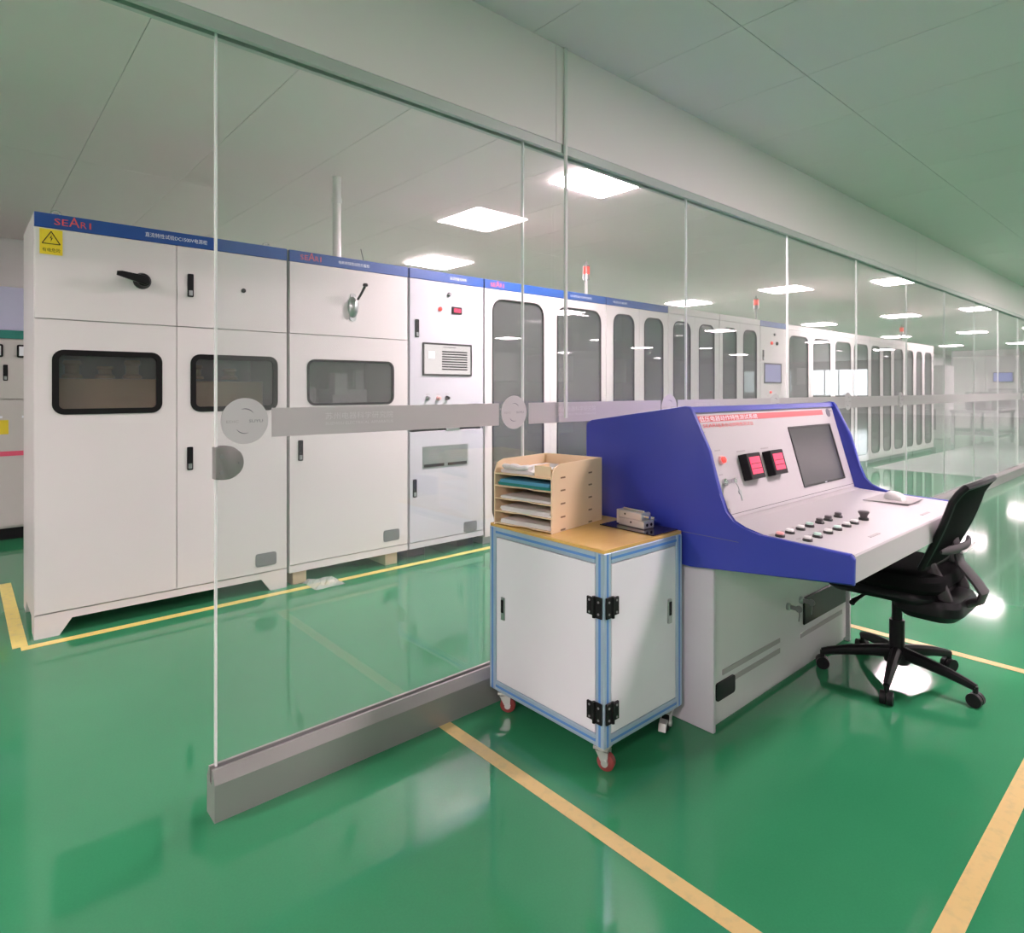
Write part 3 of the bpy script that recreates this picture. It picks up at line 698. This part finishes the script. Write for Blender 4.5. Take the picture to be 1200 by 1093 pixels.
P_('caption', MB().box(X_(2.185), X_(2.210), -.0008, .001, .168, .173), 'tagm', smooth=False)
P_('socket', MB().rplate(X_(2.142), X_(2.19), .004, .042, .004, -.006, .002, k=2), 'grey')
rb = P_('title_band', MB().box(X_(2.112), X_(3.27), -.0012, .001, .379, .404), 'redband', smooth=False)
text('lettering', '低压电器动作特性测试系统', .455, .021, 'white', rb, (X_(2.14), -.0022, .381))
text('lettering', 'SEARI', .10, .014, 'red', K, (0, 0, 0))
o = [c for c in K.children if c.name.startswith('lettering')][-1]
def on_panel(o, x, s, off=-.0015):
    o.rotation_euler = (R(90) + TH, 0, 0)
    m = Matrix.Rotation(TH, 3, 'X'); v = m @ Vector((x, off, s)); o.location = Vector(PZ) + v
on_panel(o, X_(2.155), .357)
o = text('lettering', '电寿命动作特性测试台', .285, .017, 'red', K, (0, 0, 0)); on_panel(o, X_(2.26), .354)
P_('caption', MB().box(X_(2.135), X_(2.16), -.0008, .001, .337, .342), 'tagm', smooth=False)
em = P_('emblem', MB().cyl((X_(3.335), -.002, .388), (X_(3.335), .001, .388), .022, n=24), 'dotprint')
MB().box(X_(3.36), X_(3.395), -.002, -.0005, .392, .402).build('emblem_text', 'tagm', em, smooth=False)
# push buttons on the desk
def dz(y): return .7635 + (y - .756) * (.018 / .444)
rowA = [(2.118, 'btn_red'), (2.192, 'btn_white'), (2.277, 'btn_white'), (2.352, 'btn_green'), (2.44, 'btn_dark'), (2.517, 'btn_dark'), (2.612, 'btn_dark')]
rowB = [(2.142, 'btn_white'), (2.220, 'btn_green'), (2.308, 'btn_white'), (2.389, 'btn_green'), (2.473, 'btn_white'), (2.548, 'btn_white')]
for ry, row in ((1.003, rowA), (.920, rowB)):
    for x, m_ in row:
        z = dz(ry)
        bt = MB().lathe([(.0165, z - .001), (.0165, z + .006), (.0135, z + .009)], (X_(x), Y_(ry), 0), n=20).build('push_button', 'bezel', K)
        hgt = .016 if m_ != 'btn_dark' else .019
        MB().lathe([(.0128, z + .005), (.0128, z + hgt - .002), (.011, z + hgt)], (X_(x), Y_(ry), 0), n=20).build('button_cap', m_, bt)
        MB().box(X_(x) - .014, X_(x) + .014, Y_(ry) + .026, Y_(ry) + .034, z - .001, z + .0022).build('button_caption', 'tagm', bt, smooth=False)
z = dz(.922)
eb = MB().lathe([(.018, z - .001), (.018, z + .008), (.014, z + .010)], (X_(2.648), Y_(.922), 0)).build('push_button', 'bezel', K)
MB().lathe([(.013, z + .009), (.013, z + .016), (.020, z + .029), (.020, z + .033), (.015, z + .035)], (X_(2.648), Y_(.922), 0)).build('mushroom_cap', 'btn_dark', eb)
MB().box(X_(2.375), X_(2.465), Y_(.802), Y_(.814), dz(.808) - .001, dz(.808) + .0012).build('engraved_tag', 'tagm', K, smooth=False)
MB().box(X_(2.95), X_(3.045), Y_(.803), Y_(.815), dz(.808) - .001, dz(.808) + .0012).build('engraved_tag', 'tagm', K, smooth=False)
# base
BX0, BX1 = .028, 1.335
MB().box(BX0 + .018, BX1 - .018, Y_(1.275), Y_(1.80), .0, .635).build('base_cabinet', 'cbase', K, smooth=False)
for xa in (BX0, BX1 - .018): MB().box(xa, xa + .018, Y_(1.245), Y_(1.82), 0, .613, b=.004, seg=2).build('side_panel', 'cside', K)
fp = MB().box(BX0 + .02, BX1 - .02, Y_(1.262), Y_(1.276), .02, .60, b=.002).build('front_panel', 'cbase', K)
for xa, xb, zz in [(2.19, 2.66, .197), (2.275, 2.66, .152), (2.86, 3.33, .162)]:
    MB().box(X_(xa), X_(xb), Y_(1.259), Y_(1.263), zz - .010, zz + .010).build('vent_slot', 'tagm', fp, smooth=False)
MB().rplate(X_(2.14), X_(2.275), .100, .168, .012, Y_(1.255), Y_(1.263), k=3).build('vent_cover', 'black', fp)
MB().box(X_(2.885), X_(3.36), Y_(1.252), Y_(1.263), .205, .33, b=.004).build('black_grille', 'black', fp)
for x in (2.735, 2.862):
    kk = MB().lathe([(.016, Y_(1.263)), (.016, Y_(1.252)), (.012, Y_(1.248))], (X_(x), 0, .325), 'y').build('panel_lock', 'castmetal', fp)
    kk.parent = K
    MB().box(X_(x) - .003, X_(x) + .003, Y_(1.222), Y_(1.25), .316, .334).cyl((X_(x) - .003, Y_(1.212), .325), (X_(x) + .003, Y_(1.212), .325), .015).tube([(X_(x), Y_(1.21), .318), (X_(x) + .006, Y_(1.212), .295), (X_(x) + .004, Y_(1.214), .27)], .003, 6).build('key', 'grey', kk)

# mouse on pad on the desk
pz = dz(.98)
pd = tag(MB().prism([(3.075, 1.075), (3.31, 1.075), (3.31, .90), (3.11, .90)], 'z', dz(1.075) + .0004, dz(1.075) + .0024).build('mouse_pad', 'tagm', smooth=False), 'thin brownish grey mouse pad at the far end of the console desk', 'mouse pad')
ms = thing('computer_mouse', 'white computer mouse on the pad at the far end of the desk', 'mouse', (3.205, .985, dz(1.075) + .0024), rz=R(-38))
mb = MB(); NU, NV = 14, 8; rings = []
for i in range(NV + 1):
    f_ = i / NV; a = f_ * math.pi / 2
    rings.append([mb.bm.verts.new((.034 * math.cos(a)**.7 * math.cos(2*math.pi*k/NU), .058 * math.cos(a)**.6 * math.sin(2*math.pi*k/NU), .034 * math.sin(a))) for k in range(NU)])
mb.bm.faces.new(rings[0])
for a, b_ in zip(rings, rings[1:]):
    for k in range(NU): mb.bm.faces.new([a[k], a[(k+1) % NU], b_[(k+1) % NU], b_[k]])
bmesh.ops.remove_doubles(mb.bm, verts=mb.bm.verts, dist=1e-5)
mb.build('shell', 'btn_white', ms)
MB().cyl((-.003, .032, .028), (.003, .032, .028), .009, n=14).build('scroll_wheel', 'grey', ms)

# ------------------------------------------------------------------ roller cart of aluminium profile
CX0, CX1, CY0, CY1, CZ0, CZ1 = 1.60, 2.055, 1.350, 1.945, .085, .733
T = thing('roller_cart', 'white panelled cart of blue aluminium profile on castors beside the console', 'cart', (CX0, CY0, 0))
cw, cd_, p = CX1 - CX0, CY1 - CY0, .038
def profile(x0, x1, y0, y1, z0, z1, axis):
    o = MB().box(x0, x1, y0, y1, z0, z1, b=.003).build('frame_profile', 'alu', T)
    s = MB(); q = .0045; e = .0006
    if axis == 'z':
        xm, ym = (x0+x1)/2, (y0+y1)/2
        s.box(xm - q, xm + q, y0 - e, y0 + .002, z0 + .003, z1 - .003).box(x0 - e, x0 + .002, ym - q, ym + q, z0 + .003, z1 - .003).box(xm - q, xm + q, y1 - .002, y1 + e, z0 + .003, z1 - .003).box(x1 - .002, x1 + e, ym - q, ym + q, z0 + .003, z1 - .003)
    elif axis == 'x':
        zm = (z0+z1)/2; s.box(x0, x1, y0 - e, y0 + .002, zm - q, zm + q).box(x0, x1, y1 - .002, y1 + e, zm - q, zm + q)
    else:
        zm = (z0+z1)/2; s.box(x0 - e, x0 + .002, y0, y1, zm - q, zm + q).box(x1 - .002, x1 + e, y0, y1, zm - q, zm + q)
    s.build('slot_strip', 'slot', o, smooth=False)
for x in (0, cw - p):
    for y in (0, cd_ - p): profile(x, x + p, y, y + p, CZ0, CZ1, 'z')
for z in (CZ0, CZ1 - p):
    for y in (0, cd_ - p): profile(p, cw - p, y, y + p, z, z + p, 'x')
    for x in (0, cw - p): profile(x, x + p, p, cd_ - p, z, z + p, 'y')
g_ = .003
for nm, a in [('door', (p + g_, cw - p - g_, .002, .016, CZ0 + p + g_, CZ1 - p - g_)), ('back_panel', (p + g_, cw - p - g_, cd_ - .016, cd_ - .002, CZ0 + p + g_, CZ1 - p - g_)),
              ('door', (.002, .016, p + g_, cd_ - p - g_, CZ0 + p + g_, CZ1 - p - g_)), ('side_panel', (cw - .016, cw - .002, p + g_, cd_ - p - g_, CZ0 + p + g_, CZ1 - p - g_)), ('floor_panel', (p, cw - p, p, cd_ - p, CZ0 + .01, CZ0 + .02))]:
    MB().box(*a, b=.001).build(nm, 'panel', T)
tp = MB().box(.002, cw - .002, .002, cd_ - .002, CZ1, CZ1 + .012, b=.0015).build('top_board', 'board', T)
for z in (.20, .552):
    # hinge plates on the front face and the left face of the near corner post
    hg = MB().box(.006, .033, -.007, .0, z - .036, z + .036, b=.002).box(.043, .072, -.007, .0015, z - .030, z + .030, b=.002).cyl((.038, -.007, z - .036), (.038, -.007, z + .036), .006, n=12).build('hinge', 'black', T)
    MB().cyl((.018, -.009, z - .02), (.018, -.0065, z - .02), .004, n=8).cyl((.018, -.009, z + .02), (.018, -.0065, z + .02), .004, n=8).cyl((.058, -.009, z - .02), (.058, -.0065, z - .02), .004, n=8).cyl((.058, -.009, z + .02), (.058, -.0065, z + .02), .004, n=8).build('hinge_screw', 'grey', hg)
    hg = MB().box(-.007, .0, .006, .033, z - .036, z + .036, b=.002).box(-.007, .0015, .043, .072, z - .030, z + .030, b=.002).cyl((-.007, .038, z - .036), (-.007, .038, z + .036), .006, n=12).build('hinge', 'black', T)
    MB().cyl((-.009, .018, z - .02), (-.0065, .018, z - .02), .004, n=8).cyl((-.009, .018, z + .02), (-.0065, .018, z + .02), .004, n=8).cyl((-.009, .058, z - .02), (-.0065, .058, z - .02), .004, n=8).cyl((-.009, .058, z + .02), (-.0065, .058, z + .02), .004, n=8).build('hinge_screw', 'grey', hg)
hx = cw - p - .045
hl = MB().rplate(hx - .011, hx + .011, .415, .505, .004, -.004, .003, k=2).build('pull_handle', 'castmetal', T)
MB().box(hx - .007, hx + .007, -.007, -.003, .445, .495, b=.001).build('handle_insert', 'black', hl)
hy = cd_ - p - .045
hl = MB().box(-.004, .003, hy - .011, hy + .011, .375, .465, b=.002).build('pull_handle', 'castmetal', T)
MB().box(-.007, -.003, hy - .007, hy + .007, .405, .455, b=.001).build('handle_insert', 'black', hl)
def caster(x, y, rz, wm):
    o = MB().box(-.026, .026, -.026, .026, .074, .0848, b=.001).cyl((0, 0, .066), (0, 0, .074), .020).prism([(-.020, .068), (.024, .068), (.021, .026), (.005, .022)], 'x', -.019, -.0155).prism([(-.020, .068), (.024, .068), (.021, .026), (.005, .022)], 'x', .0155, .019).box(-.019, .019, -.020, .024, .0645, .068).build('caster', 'hubgrey', T)
    o.location = (x, y, 0); o.rotation_euler = (0, 0, rz)
    MB().lathe([(.022, -.013), (.030, -.010), (.030, .010), (.022, .013)], (0, .012, .030), 'x', n=24).build('wheel', wm, o)
    MB().cyl((-.0215, .012, .030), (.0215, .012, .030), .012, n=16).build('hub', 'hubgrey', o)
    return o
caster(.03, .03, R(200), 'wheel'); caster(.03, cd_ - .06, R(222), 'wheel')
c3 = caster(cw - .05, .035, R(110), 'black'); caster(cw - .05, cd_ - .06, R(30), 'black')
MB().prism([(.036, .052), (.062, .046), (.072, .020), (.062, .016), (.052, .034), (.034, .042)], 'x', -.014, .014, b=.002).build('brake_pedal', 'hubgrey', c3)

# ------------------------------------------------------------------ wooden organizer on the cart
ZT = CZ1 + .012
ow, od, oh, th = .285, .345, .255, .005
G = thing('desk_organizer', 'laser-cut pale wooden tray organizer with five levels on the cart', 'organizer', (1.640, 1.632, ZT + .0003), rz=R(8.5))
# local x = depth (front open side at x=0, facing -X), local y = width
sp = [(0, 0), (od, 0), (od, oh), (.055, oh), (.015, oh - .012), (0, oh - .05)]
for y in (0, ow - th): MB().prism(sp, 'y', y, y + th).build('side_board', 'mdf', G, smooth=False)
MB().box(od - th, od, th, ow - th, 0, oh).build('back_board', 'mdf', G, smooth=False)
lev = [.004, .052, .102, .152, .200]
for z in lev:
    # front edge with a shallow finger scoop
    pts = [(0, th), (0, .09)] + [(.012 * math.sin(math.pi * k / 8), .09 + .10 * k / 8) for k in range(1, 8)] + [(0, .19), (0, ow - th), (od - th, ow - th), (od - th, th)]
    MB().prism(pts, 'z', z, z + .004).build('shelf', 'mdf', G, smooth=False)
nt = MB()
for z in lev:
    nt.box(.055, .085, -.0006, .001, z - .001, z + .005).box(.245, .270, -.0006, .001, z - .001, z + .005)
nt.build('burnt_slot', 'burn', G, smooth=False)
MB().box(.012, .10, .085, .089, .204, .246).box(.012, .10, .012, .016, .204, .236).box(.010, .014, .012, .089, .204, .246).build('pen_divider', 'mdf', G, smooth=False)
def sheets(x0, x1, y0, y1, z0, t, m, name, label, cat, grp, n=3, wob=.0):
    mb = MB()
    base = Vector(G.location); rot = Matrix.Rotation(R(8.5), 3, 'Z')
    for k in range(n):
        dx, dy = random.uniform(-.004, .004), random.uniform(-.003, .003)
        mb.box(x0 + dx, x1 + dx, y0 + dy, y1 + dy, z0 + t*k/n + .0002, z0 + t*(k+1)/n)
    o = mb.build(name, m, smooth=False); o.location = base; o.rotation_euler = (0, 0, R(8.5))
    return tag(o, label, cat, grp)
sheets(.018, .31, .098, .262, .2042, .012, 'paper', 'paper_stack', 'loose white papers in the open top tray of the wooden organizer', 'papers', 'papers in the organizer')
bpy.data.objects['paper_stack'].data.transform(Matrix.Translation((0, .004, 0)))
sheets(.006, .30, .014, .270, .1562, .012, 'teal', 'document_folder', 'dark teal folder under the blue one in the organizer', 'folder', 'folders in the organizer', 2)
sheets(.010, .30, .020, .262, .1684, .012, 'bluef', 'document_folder', 'blue folder on top of the teal one in the organizer', 'folder', 'folders in the organizer', 2)
for z, lb, t in [(.1062, 'thin white paper stack just below the coloured folders', .010), (.0562, 'white paper stack on the organizer level above the lowest', .018), (.0082, 'white paper stack on the lowest organizer level', .016)]:
    sheets(.006, .30, .012, .255, z, t, 'paper', 'paper_stack', lb, 'papers', 'papers in the organizer', 4)
# rolled cloth-like paper on top tray
rl = MB(); pts = []
for k in range(9): pts.append((.03 + .004 * math.sin(k), .125 + k * .017, .2285 + .003 * math.sin(k * 1.7)))
rl.tube(pts, [.008, .011, .012, .011, .012, .012, .011, .012, .008], 10, sx=1.6, up=(0, 0, 1))
ro = rl.build('folded_paper', 'paper'); ro.location = G.location; ro.rotation_euler = (0, 0, R(8.5))
tag(ro, 'crumpled folded white paper lying on top of the organizer', 'papers')

# ------------------------------------------------------------------ dark mat and pneumatic cylinder
mt_ = tag(MB().prism([(1.895, 1.365), (2.048, 1.365), (2.048, 1.60), (2.04, 1.62), (1.895, 1.62)], 'z', ZT + .0003, ZT + .004).build('rubber_mat', 'acrylic', smooth=False), 'glossy dark mat on the cart corner next to the console', 'mat')
PC = thing('pneumatic_cylinder', 'small silver pneumatic cylinder block lying on the dark mat', 'cylinder', (1.975, 1.505, ZT + .0041), rz=R(86))
# local x = length (world +Y), local y = -X
MB().box(-.065, .065, -.030, .030, .0, .030, b=.003).build('lower_block', 'alublock', PC)
MB().box(-.052, .064, -.026, .030, .0305, .058, b=.003).build('upper_slide', 'alublock', PC)
MB().box(-.05, .06, -.018, .010, .058, .066, b=.003).build('top_rail', 'chrome', PC)
MB().box(.067, .077, -.028, .028, .004, .058, b=.002).build('end_plate', 'alublock', PC)
MB().cyl((-.085, -.012, .040), (-.050, -.012, .040), .007, n=14).cyl((-.080, .014, .046), (-.050, .014, .046), .006, n=14).build('rod', 'chrome', PC)
MB().cyl((-.0665, -.012, .015), (-.0645, -.012, .015), .006, n=12).cyl((-.0665, .012, .015), (-.0645, .012, .015), .006, n=12).cyl((0, .0305, .018), (0, .0285, .018), .004, n=12).cyl((.03, .0305, .046), (.03, .0285, .046), .004, n=12).build('port', 'black', PC)
# ------------------------------------------------------------------ office chair
Q = thing('office_chair', 'black mesh office chair on five castors pushed up to the console', 'chair', (3.12, .95, 0))
star = MB().lathe([(.050, .075), (.052, .085), (.045, .125), (.032, .135)], n=20).build('base_hub', 'black', Q)
for a in (190, 262, 334, 46, 118):
    ca_, sa_ = math.cos(R(a)), math.sin(R(a))
    mb = MB()
    mb.tube([(ca_ * r_, sa_ * r_, z_) for r_, z_ in ((.03, .118), (.10, .112), (.20, .098), (.27, .083), (.30, .075))], [.030, .026, .022, .018, .015], 10, sx=.85, up=(0, 0, 1))
    mb.build('leg', 'black', Q)
    ct = MB().cyl((ca_ * .298, sa_ * .298, .05), (ca_ * .298, sa_ * .298, .08), .010, n=10)
    # hood over the twin wheel
    tx, ty = -sa_, ca_
    cpos = Vector((ca_ * .298, sa_ * .298, .0275))
    ct = ct.build('caster', 'black', Q)
    for s_ in (-1, 1):
        ctr = cpos + Vector((tx, ty, 0)) * .013 * s_
        MB().cyl(ctr - Vector((tx, ty, 0)) * .010, ctr + Vector((tx, ty, 0)) * .010, .0272, n=20).build('wheel', 'black', ct)
MB().cyl((0, 0, .12), (0, 0, .26), .030, n=18).cyl((0, 0, .26), (0, 0, .40), .020, n=18).build('gas_lift', 'black', Q)
MB().box(-.10, .10, -.12, .12, .375, .42, b=.012, seg=2).build('mechanism', 'black', Q)
MB().tube([(-.08, .07, .39), (-.16, .08, .385), (-.24, .09, .375), (-.265, .09, .37)], [.006, .006, .010, .012], 8).build('height_lever', 'black', Q)
# seat: rounded cushion and shell
def slab(w_, y0, y1, z0, z1, rad, edge, waterfall=0.0, dip=0.0):
    mb = MB(); k = 6; base = []
    for cx, cy, a0 in [(w_/2 - rad, y1 - rad, 0), (-w_/2 + rad, y1 - rad, 90), (-w_/2 + rad, y0 + rad, 180), (w_/2 - rad, y0 + rad, 270)]:
        for i in range(k + 1):
            t = R(a0 + 90*i/k); base.append((cx + rad*math.cos(t), cy + rad*math.sin(t)))
    cy = (y0 + y1) / 2
    def lvl(ins, z):
        out = []
        for x, y in base:
            f_ = 1 - ins / (w_/2); fy = 1 - ins / ((y1-y0)/2)
            xx, yy = x * f_, cy + (y - cy) * fy
            t = max(0, (yy - (y1 - .15)) / .15)
            out.append(mb.bm.verts.new((xx, yy, z - waterfall * t * t)))
        return out
    L = [lvl(edge, z0), lvl(0, z0 + edge), lvl(0, z1 - edge), lvl(edge*.4, z1 - edge*.3), lvl(edge*1.3, z1), lvl(w_*.28, z1 - dip)]
    mb.bm.faces.new(L[0]); mb.bm.faces.new(L[-1])
    for a, b_ in zip(L, L[1:]):
        for i in range(len(a)): mb.bm.faces.new([a[i], a[(i+1) % len(a)], b_[(i+1) % len(a)], b_[i]])
    return mb
slab(.47, -.22, .26, .445, .530, .10, .025, .03, .008).build('seat', 'fabric', Q)
slab(.42, -.20, .24, .395, .447, .10, .02, .02).build('seat_shell', 'black', Q)
slab(.36, -.270, -.02, .335, .43, .08, .03).build('seat_rear_shell', 'black', Q)
# backrest: curved mesh plate with frame
def bk(u, v):   # u -1..1 across, v 0..1 up
    wv = .205 + .02 * math.sin(v * math.pi) + .012 * v
    y = -.162 - .140 * v - .012 * math.sin(v * math.pi) + .022 * u * u * (.6 + .4 * v) - .022 * max(0, v - .8) / .2
    zz = .555 + .355 * v - .010 * u * u * (v > .9)
    return Vector((u * wv, y, zz))
NU, NV = 14, 14
mb = MB(); fr_, bk_ = [], []
for j in range(NV + 1):
    fr_.append([mb.bm.verts.new(bk(-1 + 2*i/NU, j/NV) + Vector((0, .010, 0))) for i in range(NU + 1)])
    bk_.append([mb.bm.verts.new(bk(-1 + 2*i/NU, j/NV) - Vector((0, .010, 0))) for i in range(NU + 1)])
for j in range(NV):
    for i in range(NU):
        mb.bm.faces.new([fr_[j][i], fr_[j][i+1], fr_[j+1][i+1], fr_[j+1][i]]); mb.bm.faces.new([bk_[j][i], bk_[j+1][i], bk_[j+1][i+1], bk_[j][i+1]])
for j in range(NV):
    for i in (0, NU): mb.bm.faces.new([fr_[j][i], fr_[j+1][i], bk_[j+1][i], bk_[j][i]])
for i in range(NU):
    for j in (0, NV): mb.bm.faces.new([fr_[j][i], fr_[j][i+1], bk_[j][i+1], bk_[j][i]])
mb.build('backrest', 'mesh', Q)
fp_ = [bk(-1, j/10) for j in range(11)] + [bk(-1 + 2*i/8, 1) for i in range(1, 9)] + [bk(1, 1 - j/10) for j in range(1, 11)] + [bk(1 - 2*i/8, 0) for i in range(1, 8)]
fp_.append(fp_[0])
MB().tube(fp_, .014, 8).build('back_frame', 'black', Q)
MB().tube([bk(-.9 + 1.8*i/8, .22) + Vector((0, -.028 - .022 * math.sin(math.pi*i/8), .0)) for i in range(9)], [.008] + [.018]*7 + [.008], 10, sx=.6, up=(0, 0, 1)).build('lumbar_support', 'chairgrey', Q)
MB().tube([bk(-.3 + 1.1*i/6, .20) + Vector((0, -.058, -.008)) for i in range(7)], .006, 8).build('lumbar_trim', 'chairsilver', Q)
# bracket carrying the backrest
MB().tube([(.0, -.15, .39), (.0, -.26, .395), (.0, -.305, .42), (.0, -.315, .455), (.0, -.285, .50), (.0, -.235, .56), (.0, -.215, .66)], [.050, .052, .052, .052, .050, .046, .036], 14, sx=.30, up=(1, 0, 0)).build('back_bracket', 'chairgrey', Q)
MB().tube([(-.13, -.16, .56), (-.135, -.19, .50), (-.13, -.215, .43), (-.12, -.20, .395)], [.018, .020, .020, .016], 12, sx=1.3, up=(1, 0, 0)).build('side_bracket', 'chairgrey', Q)
MB().tube([(.13, -.16, .56), (.135, -.19, .50), (.13, -.215, .43), (.12, -.20, .395)], [.018, .020, .020, .016], 12, sx=1.3, up=(1, 0, 0)).build('side_bracket', 'chairgrey', Q)

# ------------------------------------------------------------------ far background beyond the row
def far_bench(x, y, lw, dw, label):
    t = thing('work_bench', label, 'bench', (x, y, 0), group='benches at the far end')
    MB().box(0, lw, 0, dw, .74, .80, b=.004).build('bench_top', 'bench', t)
    for xx in (.02, lw - .08):
        for yy in (.02, dw - .08): MB().box(xx, xx + .06, yy, yy + .06, 0, .74).build('leg', 'bench', t, smooth=False)
    MB().box(.05, lw - .05, .05, dw - .05, .2, .23).build('lower_shelf', 'bench', t, smooth=False)
    return t
far_bench(17.2, 3.25, 1.8, .9, 'grey work bench nearest the end of the cabinet row')
far_bench(20.4, 3.35, 1.8, .9, 'grey work bench farther off before the white screen wall')
def machine(x, y, z, w_, d_, h_, label, m='machine'):
    t = thing('test_machine', label, 'machine', (x, y, z), group='machines at the far end')
    MB().box(0, w_, 0, d_, 0, h_, b=.01).build('housing', m, t)
    MB().box(-.01, .001, d_*.15, d_*.85, h_*.55, h_*.9).build('front_plate', 'inner', t, smooth=False)
    MB().box(-.02, .0, d_*.2, d_*.8, h_*.12, h_*.4, b=.004).build('control_panel', 'grey', t)
machine(17.4, 3.4, .80, .6, .5, .42, 'dark grey instrument on the nearer far bench')
machine(20.6, 3.5, .80, .7, .6, .5, 'grey instrument on the farther bench')
machine(17.9, 2.45, 0, .9, .55, 1.25, 'dark grey upright machine beside the glass at the far end')
machine(19.0, 4.7, 0, .9, .9, 1.9, 'tall white machine cabinet beyond the end of the row', 'inner')
sw_ = thing('screen_wall', 'white partition screen at the far end of the hall', 'partition', (24.0, 4.0, 0))
for k in range(2): MB().box(0, .06, k * .85 + .005, k * .85 + .845, .05, 2.5).build('panel', 'wall', sw_, smooth=False)
MB().box(-.01, .07, -.03, 0.0, 0, 2.52).box(-.01, .07, 1.70, 1.73, 0, 2.52).box(-.01, .07, 0, 1.7, 0, .05).build('frame', 'castmetal', sw_, smooth=False)
tv = thing('wall_monitor', 'small blue-lit monitor hanging on the white screen wall', 'monitor', (23.97, 4.15, 1.5))
MB().box(-.03, .028, 0, .5, 0, .3, b=.004).build('casing', 'bezel', tv); MB().box(-.034, -.029, .02, .48, .02, .28).build('screen', 'bluescreen', tv, smooth=False)
